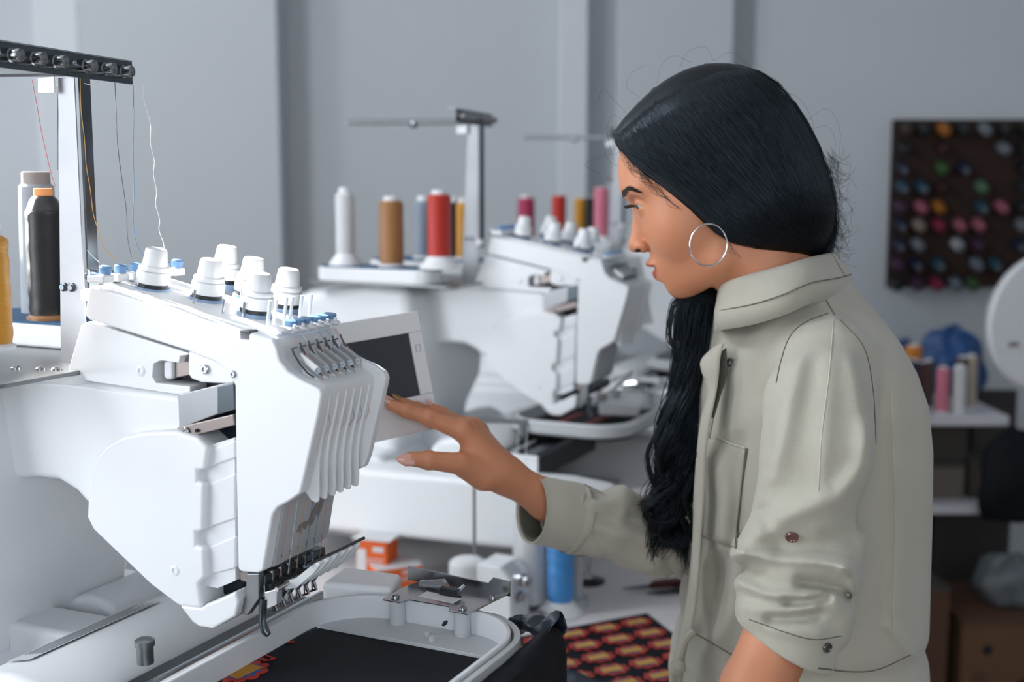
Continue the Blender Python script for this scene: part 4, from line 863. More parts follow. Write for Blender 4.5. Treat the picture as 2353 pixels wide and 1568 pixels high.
# ------------------------------------------------------------------ the woman: implicit surfaces turned into meshes
def surface_nets(fn, lo, hi, h, B=8, margin=1.35):
    lo = np.asarray(lo, float); hi = np.asarray(hi, float); nb = np.ceil((hi - lo) / (h * B)).astype(int)
    ii = np.stack(np.meshgrid(*[np.arange(n) for n in nb], indexing='ij'), -1).reshape(-1, 3)
    fc = fn(lo + h * B * (ii + 0.5)); act = ii[np.abs(fc) < h * B * 0.866 * margin]
    g = np.arange(B + 1); offs = np.stack(np.meshgrid(g, g, g, indexing='ij'), -1).reshape(-1, 3)
    N = nb * B + 2; lin = lambda c: (c[..., 0] * N[1] + c[..., 1]) * N[2] + c[..., 2]
    VID, VP, FQ = [], [], []
    corners = np.array([(x, y, z) for x in (0, 1) for y in (0, 1) for z in (0, 1)])
    edges = [(a, b) for a in range(8) for b in range(a + 1, 8) if np.abs(corners[a] - corners[b]).sum() == 1]
    for c0 in range(0, len(act), 1500):
        blk = act[c0:c0 + 1500]; idx = blk[:, None, :] * B + offs[None]
        v = fn((lo + h * idx).reshape(-1, 3)).reshape(len(blk), B + 1, B + 1, B + 1); s = v < 0
        cnt = np.zeros((len(blk), B, B, B), int)
        for (x, y, z) in corners: cnt += s[:, x:B + x, y:B + y, z:B + z]
        b_, i_, j_, k_ = np.nonzero((cnt > 0) & (cnt < 8))
        if len(b_) == 0: continue
        cv = np.stack([v[b_, i_ + x, j_ + y, k_ + z] for (x, y, z) in corners], 1)
        acc = np.zeros((len(b_), 3)); num = np.zeros(len(b_))
        for (a, e) in edges:
            m = (cv[:, a] < 0) != (cv[:, e] < 0); t = cv[:, a] / np.where(m, cv[:, a] - cv[:, e], 1)
            p = corners[a] + t[:, None] * (corners[e] - corners[a]); acc += np.where(m[:, None], p, 0); num += m
        cell = blk[b_] * B + np.stack([i_, j_, k_], 1)
        VID.append(lin(cell)); VP.append(lo + h * (cell + acc / num[:, None]))
        for ax in range(3):
            u, w = (ax + 1) % 3, (ax + 2) % 3; d = [0, 0, 0]; d[ax] = 1
            s0 = s[:, :B, :B, :B]; s1 = s[:, d[0]:B + d[0], d[1]:B + d[1], d[2]:B + d[2]]
            bb, i2, j2, k2 = np.nonzero(s0 != s1)
            if len(bb) == 0: continue
            n = blk[bb] * B + np.stack([i2, j2, k2], 1); eu = np.zeros(3, int); eu[u] = 1; ew = np.zeros(3, int); ew[w] = 1
            q = np.stack([lin(n - eu - ew), lin(n - ew), lin(n), lin(n - eu)], 1)
            fl = s0[bb, i2, j2, k2]; q[~fl] = q[~fl][:, ::-1]; FQ.append(q)
    ids = np.concatenate(VID); pts = np.concatenate(VP); q = np.concatenate(FQ)
    o = np.argsort(ids); sid = ids[o]; pos = np.searchsorted(sid, q); pos = np.clip(pos, 0, len(sid) - 1)
    ok = (sid[pos] == q).all(1); return pts[o], pos[ok]
def np_mesh(name, V, Q):
    me = bpy.data.meshes.new(name); nq = Q.shape[1]
    me.vertices.add(len(V)); me.vertices.foreach_set('co', V.astype(np.float32).ravel())
    me.loops.add(len(Q) * nq); me.loops.foreach_set('vertex_index', Q.astype(np.int32).ravel())
    me.polygons.add(len(Q)); me.polygons.foreach_set('loop_start', np.arange(0, len(Q) * nq, nq, dtype=np.int32))
    me.polygons.foreach_set('use_smooth', np.ones(len(Q), bool)); me.update(calc_edges=True); return me
def relax(V, Q, it=1, k=0.5):
    e = np.concatenate([Q[:, [i, (i + 1) % 4]] for i in range(4)])
    for _ in range(it):
        n = len(V); cnt = np.bincount(e[:, 0], minlength=n) + np.bincount(e[:, 1], minlength=n); acc = np.stack([np.bincount(e[:, 0], V[e[:, 1], c], n) + np.bincount(e[:, 1], V[e[:, 0], c], n) for c in range(3)], 1)
        V = V * (1 - k) + k * acc / np.maximum(cnt, 1)[:, None]
    return V
def smin(a, b, k): h = np.clip(0.5 + 0.5 * (b - a) / k, 0, 1); return b * (1 - h) + a * h - k * h * (1 - h)
def smax(a, b, k): return -smin(-a, -b, k)
def rcone(p, a, b, ra, rb):           # tapered capsule
    a = np.asarray(a, float); b = np.asarray(b, float); ba = b - a; t = np.clip(((p - a) @ ba) / (ba @ ba), 0, 1)
    return np.linalg.norm(p - a - t[:, None] * ba, axis=1) - (ra + (rb - ra) * t)
def ell(p, c, r, ax=None):            # ellipsoid, optional axes as rows
    d = p - np.asarray(c, float)
    if ax is not None: d = d @ np.asarray(ax).T
    r = np.asarray(r, float); k0 = np.linalg.norm(d / r, axis=1); k1 = np.linalg.norm(d / (r * r), axis=1); return k0 * (k0 - 1) / np.maximum(k1, 1e-6)
def sph(p, c, r): return np.linalg.norm(p - np.asarray(c, float), axis=1) - r
def poly_sdf(x, y, pts):              # signed distance to a 2-D polygon
    d = np.full(x.shape, 1e9); ins = np.zeros(x.shape, bool); n = len(pts)
    for i in range(n):
        ax, ay = pts[i]; bx, by = pts[i - 1]; ex, ey = bx - ax, by - ay; wx, wy = x - ax, y - ay
        t = np.clip((wx * ex + wy * ey) / (ex * ex + ey * ey + 1e-12), 0, 1); d = np.minimum(d, (wx - ex * t) ** 2 + (wy - ey * t) ** 2)
        c = (ay > y) != (by > y); ins ^= c & (x < (bx - ax) * (y - ay) / (by - ay + 1e-12) + ax)
    return np.where(ins, -1, 1) * np.sqrt(d)
def line_d(x, y, pts):                # distance to a 2-D polyline
    d = np.full(x.shape, 1e9)
    for i in range(len(pts) - 1):
        ax, ay = pts[i]; bx, by = pts[i + 1]; ex, ey = bx - ax, by - ay
        t = np.clip(((x - ax) * ex + (y - ay) * ey) / (ex * ex + ey * ey + 1e-12), 0, 1); d = np.minimum(d, (x - ax - ex * t) ** 2 + (y - ay - ey * t) ** 2)
    return np.sqrt(d)

# head frame: e_a points back along the head, e_l to her left (towards the room's front), z up
HYAW = R(13); HY = 1.40
EA = np.array([math.cos(HYAW), -math.sin(HYAW), 0]); EL = np.array([-math.sin(HYAW), -math.cos(HYAW), 0])
H0 = P(1640, 400, HY)
def hp(u, v):
    r = ray(u, v); t = ((H0 - CAM) @ EL) / (r @ EL); q = CAM + r * t - H0; return (q @ EA, q[2])
PXM = 0.0005                           # metres per photograph pixel at the head
def hc(u, v, l=0.0): a, b = hp(u, v); return np.array([a, l * PXM, b])     # head coordinates (back, left, up)
def to_head(p): d = p - H0; return np.stack([d @ EA, d @ EL, d[:, 2]], 1)
def from_head(q): q = np.asarray(q); return H0 + q[..., :1] * EA + q[..., 1:2] * EL + q[..., 2:3] * np.array([0, 0, 1.0])
TL = R(22); AXF = np.array([math.cos(TL), 0, math.sin(TL)]); AXU = np.array([-math.sin(TL), 0, math.cos(TL)]); AXS = np.array([AXF, (0, 1, 0), AXU])
face_prof = [(1422, 354), (1420.6, 376), (1423, 403), (1426, 425), (1427, 440), (1434, 452), (1446, 462), (1454, 476), (1452, 495), (1450, 514), (1446, 534), (1442.5, 553), (1441.7, 563), (1443.6, 573), (1448.5, 579), (1458, 581), (1472, 580), (1478, 582),
             (1481, 590), (1481, 600), (1484, 607), (1491, 612.5), (1500, 612), (1509, 611), (1505, 618), (1500, 626), (1502, 635), (1508, 643), (1521, 646), (1528, 649), (1533, 660), (1539, 672), (1548, 681), (1560, 685.5), (1579, 685.5), (1599, 680), (1618, 670), (1633, 658), (1644, 656), (1680, 700), (1780, 840), (2000, 840), (2000, 480), (1850, 230), (1700, 150), (1560, 150), (1450, 250)]
FACE2 = [hp(u, v) for u, v in face_prof]
def head_sdf(p):
    q = to_head(p); s = PXM; ql = q.copy(); ql[:, 1] = np.abs(q[:, 1])
    f = ell(ql, hc(1632, 365), (202 * s, 146 * s, 172 * s), AXS)
    f = smin(f, ell(ql, hc(1515, 395), (92 * s, 104 * s, 90 * s), AXS), 0.02)
    f = smin(f, ell(ql, hc(1604, 505), (126 * s, 116 * s, 168 * s), AXS), 0.018)
    f = smin(f, sph(ql, hc(1562, 515, 66), 44 * s), 0.035)                                  # cheek
    f = smin(f, ell(ql, hc(1552, 606), (62 * s, 62 * s, 52 * s), AXS), 0.012)               # mouth
    f = smin(f, rcone(ql, hc(1566, 642, 8), hc(1662, 590, 82), 42 * s, 30 * s), 0.016)     # jaw line
    f = smin(f, sph(ql, hc(1562, 642), 46 * s), 0.012)                                     # chin
    f = smin(f, rcone(ql, hc(1446, 440, 12), hc(1482, 432, 80), 18 * s, 20 * s), 0.014)    # brow
    f = smax(f, -ell(ql, hc(1456, 473, 82), (34 * s, 34 * s, 21 * s)), 0.009)                                # eye socket
    f = smin(f, rcone(ql, hc(1473, 474), hc(1470, 562), 18 * s, 23 * s), 0.007)            # nose bridge
    f = smin(f, sph(ql, hc(1462, 562, 3), 20 * s), 0.006)
    f = smin(f, ell(ql, hc(1478, 565, 27), (17 * s, 13 * s, 13 * s)), 0.0035)               # nose wing
    f = smax(f, -ell(ql, hc(1471, 574, 37), (8.5 * s, 9 * s, 4.8 * s)), 0.0014)   # nostril
    f = smin(f, ell(ql, hc(1503, 607, 18), (22 * s, 30 * s, 9 * s)), 0.005)                # upper lip
    f = smin(f, ell(ql, hc(1517, 627, 15), (19 * s, 28 * s, 13 * s)), 0.005)               # lower lip
    f = smax(f, -rcone(ql, hc(1494, 612, 0), hc(1516, 613, 34), 2.6 * s, 1.5 * s), 0.0015)   # mouth line
    f = f + 0.0018 * np.exp(-(rcone(ql, hc(1490, 552, 34), hc(1499, 574, 36), 0, 0) / 0.0028) ** 2)     # crease behind the wing
    lid = sph(ql, hc(1493, 472, 60), 27 * s)                                               # lids over the eyeball, open in a wedge
    d = ql - hc(1493, 472, 60); elev = np.arctan2(d[:, 2], -d[:, 0] + 1e-9)
    opening = np.maximum(np.abs(elev + 0.12) - 0.26, -(-d[:, 0] - 2 * s)) * 24 * s
    lid = smax(lid, -opening, 0.0016); f = smin(f, lid, 0.004)
    f = smax(f, poly_sdf(q[:, 0], q[:, 2], FACE2), 0.0045)
    nk = rcone(q, hc(1745, 560, 0), hc(1815, 770, 0), 104 * s, 112 * s)
    nk = smax(nk, poly_sdf(q[:, 0], q[:, 2], [hp(u, v) for u, v in ((1610, 560), (1642, 653), (1672, 690), (1780, 860), (2000, 860), (2000, 480), (1610, 480))]), 0.015)
    f = smin(f, nk, 0.022)
    return smin(f, ell(ql, hc(1684, 482, 136), (22 * s, 12 * s, 34 * s)), 0.006)             # ear

# right hand on the screen
def pt(u, v, Y): return P(u, v, Y)
FING = dict(index=[(1062, 992, 1.365, .0112), (984, 960, 1.358, .0090), (934, 944, 1.355, .0080), (899, 932, 1.352, .0062)],
            middle=[(1074, 985, 1.380, .0112), (992, 966, 1.377, .0088), (942, 947, 1.369, .0078), (906, 930, 1.362, .0060)],
            ring=[(1088, 985, 1.396, .0108), (1012, 958, 1.396, .0084), (960, 940, 1.385, .0074), (926, 926, 1.374, .0058)],
            pinky=[(1102, 996, 1.410, .0100), (1052, 970, 1.412, .0076), (1018, 950, 1.404, .0068), (996, 938, 1.394, .0054)],
            thumb=[(1140, 1084, 1.375, .0150), (1056, 1066, 1.345, .0125), (985, 1058, 1.330, .0102), (944, 1055, 1.324, .0082)])
WR = (1170, 1098, 1.385)
def hand_sdf(p):
    f = None
    wr = pt(*WR)
    palm = None
    for nm in ('index', 'middle', 'ring', 'pinky'):
        k = FING[nm][0]; d = rcone(p, pt(1150, 1082, 1.372 + 0.30 * (k[2] - 1.365)), pt(*k[:3]), 0.0170, 0.0112)
        palm = d if palm is None else smin(palm, d, 0.010)
    palm = smin(palm, rcone(p, pt(1135, 1085, 1.375), pt(1072, 1056, 1.362), 0.0185, 0.0115), 0.012)
    palm = smin(palm, rcone(p, pt(1110, 1096, 1.362), pt(1070, 1078, 1.350), 0.0165, 0.0120), 0.010)
    palm = smin(palm, rcone(p, wr, pt(1140, 1080, 1.385), 0.0195, 0.0190), 0.012)
    f = palm
    for nm, ch in FING.items():
        c = None
        for i in range(len(ch) - 1):
            d = rcone(p, pt(*ch[i][:3]), pt(*ch[i + 1][:3]), ch[i][3], ch[i + 1][3]); c = d if c is None else smin(c, d, 0.0025)
        for i in (1, 2):
            if nm != 'thumb' or i == 2: c = smin(c, sph(p, pt(*ch[i][:3]), ch[i][3] * 1.04), 0.003)
        f = smin(f, c, 0.0045)
    for nm in ('index', 'middle', 'ring', 'pinky'):
        k = FING[nm][0]; f = smin(f, sph(p, pt(k[0], k[1] - 7, k[2]), 0.0092), 0.005)          # knuckles
    fore = smin(rcone(p, wr, pt(1258, 1150, 1.405), 0.0192, 0.0235), rcone(p, pt(1258, 1150, 1.405), pt(1400, 1215, 1.455), 0.0235, 0.036), 0.01)
    f = smin(f, fore, 0.012)
    # creases of the thumb knuckle
    for (u, du) in ((984, 0), (993, 0), (978, 0)):
        a = P(u, 1042, 1.318); b = P(u - 1, 1070, 1.318); f = f + 0.0007 * np.exp(-(rcone(p, a, b, 0, 0) / 0.0016) ** 2)
    return f
# left forearm below the rolled sleeve, and the trunk that carries everything
LA = [P(1892, 880, 1.31), P(1862, 1290, 1.20), P(1735, 1590, 1.145), P(1668, 1740, 1.125)]
def core_sdf(p):
    f = rcone(p, P(1820, 720, 1.41), P(1850, 1500, 1.42), 0.048, 0.085)
    f = smin(f, rcone(p, P(1860, 820, 1.41), LA[0], 0.045, 0.034), 0.03)
    f = smin(f, rcone(p, LA[0], LA[1], 0.032, 0.036), 0.015)
    f = smin(f, rcone(p, LA[1], LA[2], 0.036, 0.0335), 0.012)
    f = smin(f, rcone(p, LA[2], LA[3], 0.0335, 0.023), 0.012)
    rs = P(1770, 850, 1.55); re = P(1560, 1250, 1.50)
    f = smin(f, rcone(p, P(1830, 800, 1.43), rs, 0.045, 0.034), 0.03)
    f = smin(f, rcone(p, rs, re, 0.034, 0.030), 0.015)
    return smin(f, rcone(p, re, P(1400, 1215, 1.455), 0.030, 0.030), 0.012)
LWR = P(1668, 1740, 1.125)
LFING = [[(0.030, -0.020, -0.075), (0.026, -0.026, -0.112), (0.034, -0.026, -0.138), (0.044, -0.022, -0.155)], [(0.012, -0.026, -0.080), (0.006, -0.034, -0.122), (0.015, -0.036, -0.150), (0.027, -0.032, -0.168)],
         [(-0.006, -0.026, -0.078), (-0.013, -0.034, -0.118), (-0.004, -0.036, -0.144), (0.008, -0.032, -0.160)], [(-0.022, -0.022, -0.070), (-0.030, -0.028, -0.100), (-0.024, -0.030, -0.120), (-0.014, -0.028, -0.132)]]
def left_hand_sdf(p):                  # relaxed hand hanging beside the table
    q = p - LWR; f = rcone(q, np.array([0, 0, 0.02]), np.array([0, -0.006, -0.025]), 0.024, 0.020)
    for ch in LFING:
        f = smin(f, rcone(q, np.array([0, -0.006, -0.02]), ch[0], 0.016, 0.0115), 0.008)
    for ch in LFING:
        c = None
        for a, b, ra, rb in zip(ch[:-1], ch[1:], (0.0105, 0.0088, 0.0078), (0.0088, 0.0078, 0.0062)):
            d = rcone(q, a, b, ra, rb); c = d if c is None else smin(c, d, 0.003)
        f = smin(f, c, 0.004)
    for a, b, ra, rb in (((0.010, -0.004, -0.018), (-0.034, 0.006, -0.050), 0.014, 0.0115), ((-0.034, 0.006, -0.050), (-0.046, 0.004, -0.082), 0.0115, 0.0095), ((-0.046, 0.004, -0.082), (-0.044, -0.002, -0.106), 0.0095, 0.0072)):
        f = smin(f, rcone(q, a, b, ra, rb), 0.005)
    return f
def body_sdf(p):
    f = core_sdf(p)
    m = (np.linalg.norm(p - LWR + np.array([0, 0, 0.08]), axis=1) < 0.15)
    if m.any():
        g = np.full(len(p), 1.0); g[m] = left_hand_sdf(p[m]); f = np.where(m, smin(f, g, 0.008), f)
    m = np.linalg.norm(p - P(1650, 480, 1.40), axis=1) < 0.26
    if m.any():
        g = np.full(len(p), 1.0); g[m] = head_sdf(p[m]); f = np.where(m, smin(f, g, 0.02), f)
    m = (p[:, 0] < P(1480, 1200, 1.46)[0]) & (p[:, 2] < P(1100, 880, 1.40)[2])
    if m.any():
        g = np.full(len(p), 1.0); g[m] = hand_sdf(p[m]); f = np.where(m, smin(f, g, 0.008), f)
    return f
blo = np.array([P(875, 900, 1.36)[0] - 0.01, 1.05, LWR[2] - 0.19]); bhi = np.array([0.50, 1.62, P(1600, 150, 1.40)[2] + 0.01])
BV, BQ = surface_nets(body_sdf, blo, bhi, 0.0016, margin=1.15)
BV = relax(BV, BQ, 1, 0.4)
body_me = np_mesh('woman', BV, BQ)
# lip colour as a property of the skin
qh = to_head(BV); UP = [hp(u, v) for u, v in ((1479, 598), (1480, 607), (1490, 614), (1512, 611.5), (1507, 606), (1490, 602))]; LO = [hp(u, v) for u, v in ((1513, 611), (1503, 616), (1497, 626), (1500, 636), (1508, 643), (1513, 634), (1514, 620))]
dl = np.minimum(poly_sdf(qh[:, 0], qh[:, 2], UP), poly_sdf(qh[:, 0], qh[:, 2], LO)); lip = np.clip(0.5 - dl / 0.0024, 0, 1); lip[np.abs(qh[:, 1]) > 0.026] = 0; lip[np.linalg.norm(qh, axis=1) > 0.2] = 0
at = body_me.attributes.new('lip', 'FLOAT', 'POINT'); at.data.foreach_set('value', lip.astype(np.float32))
sk = mat('skin', 'cd8b68', 0.48, var=0.10, vscale=28, bump=0.06, bscale=700, sss=0.12, spec=0.4); nt = sk.node_tree; bs = nt.nodes['Principled BSDF']
an = nt.nodes.new('ShaderNodeAttribute'); an.attribute_name = 'lip'; mx = nt.nodes.new('ShaderNodeMix'); mx.data_type = 'RGBA'
src = bs.inputs['Base Color'].links[0].from_socket; nt.links.new(an.outputs['Fac'], mx.inputs['Factor']); nt.links.new(src, mx.inputs['A']); mx.inputs['B'].default_value = (*srgb('a5503f'), 1); nt.links.new(mx.outputs['Result'], bs.inputs['Base Color'])
body_me.materials.append(sk)
woman = bpy.data.objects.new('person', body_me); COL.objects.link(woman)
tag(woman, 'person in pale sage overalls with long black hair, touching the machine\'s screen', 'person')
def wpart(name, mb, m, parent=None, **k): return obj(name, mb, m, parent or woman, **k)

# eye, lashes, brow, nails, earring
mat('eye_white', 'b9b2ac', 0.2); mat('iris', '1c110b', 0.1); mat('lash', (0.01, 0.009, 0.009), 0.5)
mat('nail', 'e4ad9c', 0.16, var=0.05, coat=0.5); mat('nail_gold', 'b08a5a', 0.25, metal=0.4, var=0.4, vscale=600); mat('silver', (0.80, 0.81, 0.83), 0.12, metal=1.0)
ec = hc(1493, 472, 60)
for sgn in (1, -1):
    c = from_head(np.array([ec[0], sgn * ec[1], ec[2]])); fwd = from_head(np.array([ec[0] - 1, sgn * ec[1], ec[2] - 0.30])) - c; fwd /= np.linalg.norm(fwd)
    ey_ = wpart('eyeball', MB().lathe([(0.0117 * math.sin(a), -0.0117 * math.cos(a)) for a in np.linspace(0, PI, 17)], c, (0, 0, 1), 24, False, False), 'eye_white', smooth=180)
    wpart('iris', MB().lathe([(0.0078, 0.0088), (0.0066, 0.0101), (0.004, 0.0114), (0, 0.0121)], c, fwd, 20), 'iris', ey_)
    lb_ = MB()
    for k in range(26):
        t = k / 25; l0 = 40 + 46 * t
        a = hc(1466 - 2 + 12 * t * t, 470 + 3 * t, l0); b = hc(1452 + 10 * t * t, 470 + 5 * t, l0 + 3); d = hc(1440 + 12 * t * t, 473 + 5 * t, l0 + 8 * t)
        pts = [from_head(np.array([q[0], sgn * q[1], q[2]])) for q in (a, b, d)]
        lb_.tube(pts, [0.0004, 0.0003, 0.0001], 5)
    wpart('eyelashes', lb_, 'lash')
brow = MB(); rnd = random.Random(4)
def skin_hit(q):                       # push head-frame points sideways onto the skin
    q = np.asarray(q, float); lo_ = np.zeros(len(q)); hi_ = np.full(len(q), 0.09)
    for _ in range(16):
        md = (lo_ + hi_) / 2; f = head_sdf(from_head(np.stack([q[:, 0], md, q[:, 2]], 1))); lo_ = np.where(f < 0, md, lo_); hi_ = np.where(f < 0, hi_, md)
    return np.stack([q[:, 0], lo_, q[:, 2]], 1)
bw = []
for k in range(170):
    t = rnd.random() ** 2.8; u = 1424 + 44 * t; v = 447 - 14 * math.sin(min(1, t * 2.2) * PI / 2) + 14 * max(0, t - .45) + rnd.uniform(-7, 7) * (1 - t * 0.8)
    bw += [hc(u + 14, v), hc(u + 23, v - 4 + 5 * t)]
bw = skin_hit(bw)
for k in range(0, len(bw), 2):
    pa, pb_ = from_head(bw[k] + np.array([-0.0006, 0.0008, 0])), from_head(bw[k + 1] + np.array([-0.0004, 0.0010, 0]))
    brow.tube([pa, (pa + pb_) / 2 + np.array([0, -0.0004, 0]), pb_], [0.00032, 0.00028, 0.0001], 4)
wpart('eyebrow', brow, 'lash')
for sgn in (1, -1):                    # dark plugs paint the shade inside the nostrils
    nq = skin_hit([hc(1471, 573)])[0]; nq[1] *= sgn; ncc = from_head(nq)
    wpart('nostril', MB().lathe([(0.0046 * math.sin(a) + 1e-5, -0.0046 * math.cos(a)) for a in np.linspace(0, PI, 9)], (0, 0, 0), (0, 0, 1), 14, False, False), 'nostril_dark' if 'nostril_dark' in M else mat('nostril_dark', '2a100a', 0.9), smooth=180,
          matrix=Matrix.Translation(Vector(ncc)) @ Matrix.Rotation(R(-13), 4, 'Z') @ Matrix.Rotation(R(-18), 4, 'Y') @ Matrix.Diagonal((0.95, 0.30, 0.55, 1)))
def nail(tip, prev, up, ln, wd, m, back=0.35):
    tip = Vector(tip); d = (tip - Vector(prev)).normalized(); up = Vector(up); up = (up - d * up.dot(d)).normalized(); sd_ = d.cross(up); mb = MB(); rings = []
    for i in range(9):
        t = i / 8; w = wd * (math.sin(PI * min(1, 0.28 + t * 0.72)) ** 0.7 if t > 0.5 else (0.82 + 0.18 * t / .5)) + 1e-5; lift = 0.0012 - 0.0042 * max(0, t - .5) ** 2
        row = []
        for j in range(7):
            a = (j / 6 - .5) * 2; row.append(tip + d * (ln * (t - back)) + sd_ * (w * a) + up * (lift - 0.0022 * a * a * (w / wd)))
        rings.append(row)
    o = wpart('fingernail', mb.rings(rings, False, False, closed=False), m, smooth=180)
    s = o.modifiers.new('solid', 'SOLIDIFY'); s.thickness = 0.0006; return o
def F3(nm, i): k = FING[nm][i]; return P(*k[:3])
cam_dir = Vector((0, -1, 0.1))
tt = F3('thumb', 3); nail(Vector(tt) + Vector((-0.0045, -0.0076, 0.0010)), Vector(F3('thumb', 2)) + Vector((-0.004, -0.0088, 0.0012)), (0.1, -1, 0.25), 0.0215, 0.0074, 'nail', 0.48)
nail(Vector(F3('index', 3)) + Vector((-0.003, -0.001, 0.0056)), Vector(F3('index', 2)) + Vector((0, 0, 0.0058)), (-0.25, -0.35, 1), 0.0170, 0.0052, 'nail', 0.45)
nail(Vector(F3('middle', 3)) + Vector((-0.003, 0, 0.0058)), Vector(F3('middle', 2)) + Vector((0.004, 0, 0.002)), (-0.1, -0.6, 1), 0.0190, 0.0052, 'nail', 0.36)
nail(Vector(F3('ring', 3)) + Vector((-0.003, 0, 0.0056)), Vector(F3('ring', 2)) + Vector((0.004, 0, 0.002)), (-0.1, -0.6, 1), 0.0190, 0.0052, 'nail_gold', 0.36)
nail(Vector(F3('pinky', 3)) + Vector((-0.002, 0, 0.0050)), Vector(F3('pinky', 2)) + Vector((0.006, 0, -0.004)), (-0.1, -0.6, 1), 0.0150, 0.0044, 'nail', 0.4)
erc = P(1628, 563, 1.318); ering = []
for a in np.linspace(0, 2 * PI, 65)[:-1]:
    ering.append(erc + np.array([0.0208 * math.cos(a), 0.004 * math.cos(a), 0.0228 * math.sin(a)]))
e_ = tag(obj('hoop_earring', MB().tube(ering, 0.00105, 10, closed=True), 'silver', smooth=180), 'large thin silver hoop earring on her left ear', 'earring')
# ------------------------------------------------------------------ overalls
TYAW = R(14); TF = np.array([-math.cos(TYAW), -math.sin(TYAW)]); TLt = np.array([math.sin(TYAW), -math.cos(TYAW)]); TYM = 1.42
rows_t = [(560, 1720, 1915, .045), (620, 1690, 1935, .058), (680, 1656, 1966, .098), (720, 1648, 1992, .128), (770, 1638, 2020, .156), (830, 1626, 2050, .170), (900, 1612, 2074, .178), (1000, 1604, 2088, .176),
          (1150, 1599, 2094, .168), (1300, 1592, 2094, .164), (1450, 1570, 2092, .166), (1568, 1552, 2096, .174), (1800, 1540, 2110, .185), (2300, 1560, 2100, .19)]
tz = []; tcx = []; td = []; tw = []
for (v, uf, ub, w) in rows_t:
    a, b = P(uf, v, TYM), P(ub, v, TYM); E_ = (b[0] - a[0]) / 2; tz.append(a[2]); tcx.append((a[0] + b[0]) / 2); tw.append(w)
    td.append(math.sqrt(max(E_ ** 2 - (w * math.sin(TYAW)) ** 2, 0.03 ** 2)) / math.cos(TYAW))
o_ = np.argsort(tz); tz, tcx, td, tw = [np.array(x)[o_] for x in (tz, tcx, td, tw)]
def torso_sdf(p):
    z = p[:, 2]; c = np.interp(z, tz, tcx); d = np.interp(z, tz, td); w = np.interp(z, tz, tw)
    dx, dy = p[:, 0] - c, p[:, 1] - TYM; t = dx * TF[0] + dy * TF[1]; l = dx * TLt[0] + dy * TLt[1]
    k = ((np.abs(t) / d) ** 2.3 + (np.abs(l) / w) ** 2.3) ** (1 / 2.3)
    return (k - 1) * np.minimum(d, w) * 0.95
def XZ(pts, Y): return [(P(u, v, Y)[0], P(u, v, Y)[2]) for u, v in pts]
SLV = [(P(1900, 850, 1.280), 0.050), (P(1886, 930, 1.240), 0.056), (P(1880, 1050, 1.215), 0.0565), (P(1862, 1200, 1.205), 0.0565), (P(1836, 1300, 1.195), 0.0575), (P(1822, 1400, 1.185), 0.0540), (P(1800, 1520, 1.165), 0.0460), (P(1775, 1600, 1.155), 0.045)]
hem_n = np.array([P(1875, 1534, 1.15)[0] - P(1708, 1452, 1.15)[0], 0, P(1875, 1534, 1.15)[2] - P(1708, 1452, 1.15)[2]]); hem_n = np.array([hem_n[2], 0, -hem_n[0]]); hem_n /= np.linalg.norm(hem_n)
if hem_n[2] > 0: hem_n = -hem_n
hem_p = P(1708, 1452, 1.15)
FOLDS = [  # polyline in the photograph's outline of the near sleeve, width (m), height (m): ridges +, valleys -
    ([(1702, 1262), (1760, 1205), (1850, 1168), (1930, 1140), (1990, 1070), (2006, 980)], 0.012, 0.0085),
    ([(1800, 1262), (1880, 1258), (1945, 1230), (1985, 1170)], 0.014, -0.0110),
    ([(1690, 1272), (1780, 1284), (1880, 1290), (1955, 1306)], 0.0062, 0.0085),
    ([(1716, 1304), (1738, 1308)], 0.008, -0.008), ([(1845, 1338), (1895, 1346), (1945, 1366)], 0.007, -0.013),
    ([(1700, 1342), (1760, 1366), (1840, 1374), (1925, 1366)], 0.006, 0.0075), ([(1810, 1384), (1860, 1382), (1900, 1372)], 0.005, -0.010),
    ([(1716, 1396), (1790, 1408), (1870, 1396)], 0.008, 0.006), ([(1770, 1424), (1840, 1420), (1878, 1412)], 0.006, -0.008),
    ([(1716, 1424), (1790, 1446), (1880, 1462)], 0.009, 0.004),
    ([(1800, 800), (1775, 900), (1758, 1000), (1752, 1080)], 0.010, -0.006), ([(1838, 820), (1812, 920), (1790, 1010), (1765, 1090)], 0.013, 0.006),
    ([(1764, 995), (1760, 1030)], 0.007, -0.006), ([(1754, 1180), (1764, 1200)], 0.008, -0.007),
    ([(1908, 740), (1900, 900), (1884, 1120)], 0.010, 0.0028), ([(1870, 760), (1862, 900), (1840, 1080)], 0.014, -0.003),
    ([(1960, 800), (1978, 900), (1990, 1010)], 0.012, 0.004), ([(1985, 800), (2008, 920), (2016, 1040), (1996, 1180)], 0.009, -0.009),
    ([(1940, 1310), (1962, 1330), (1960, 1360)], 0.008, 0.006), ([(1925, 1385), (1950, 1420), (1945, 1470)], 0.012, 0.004)]
FOLD2 = [(XZ(pl_, 1.16), w, a) for pl_, w, a in FOLDS]
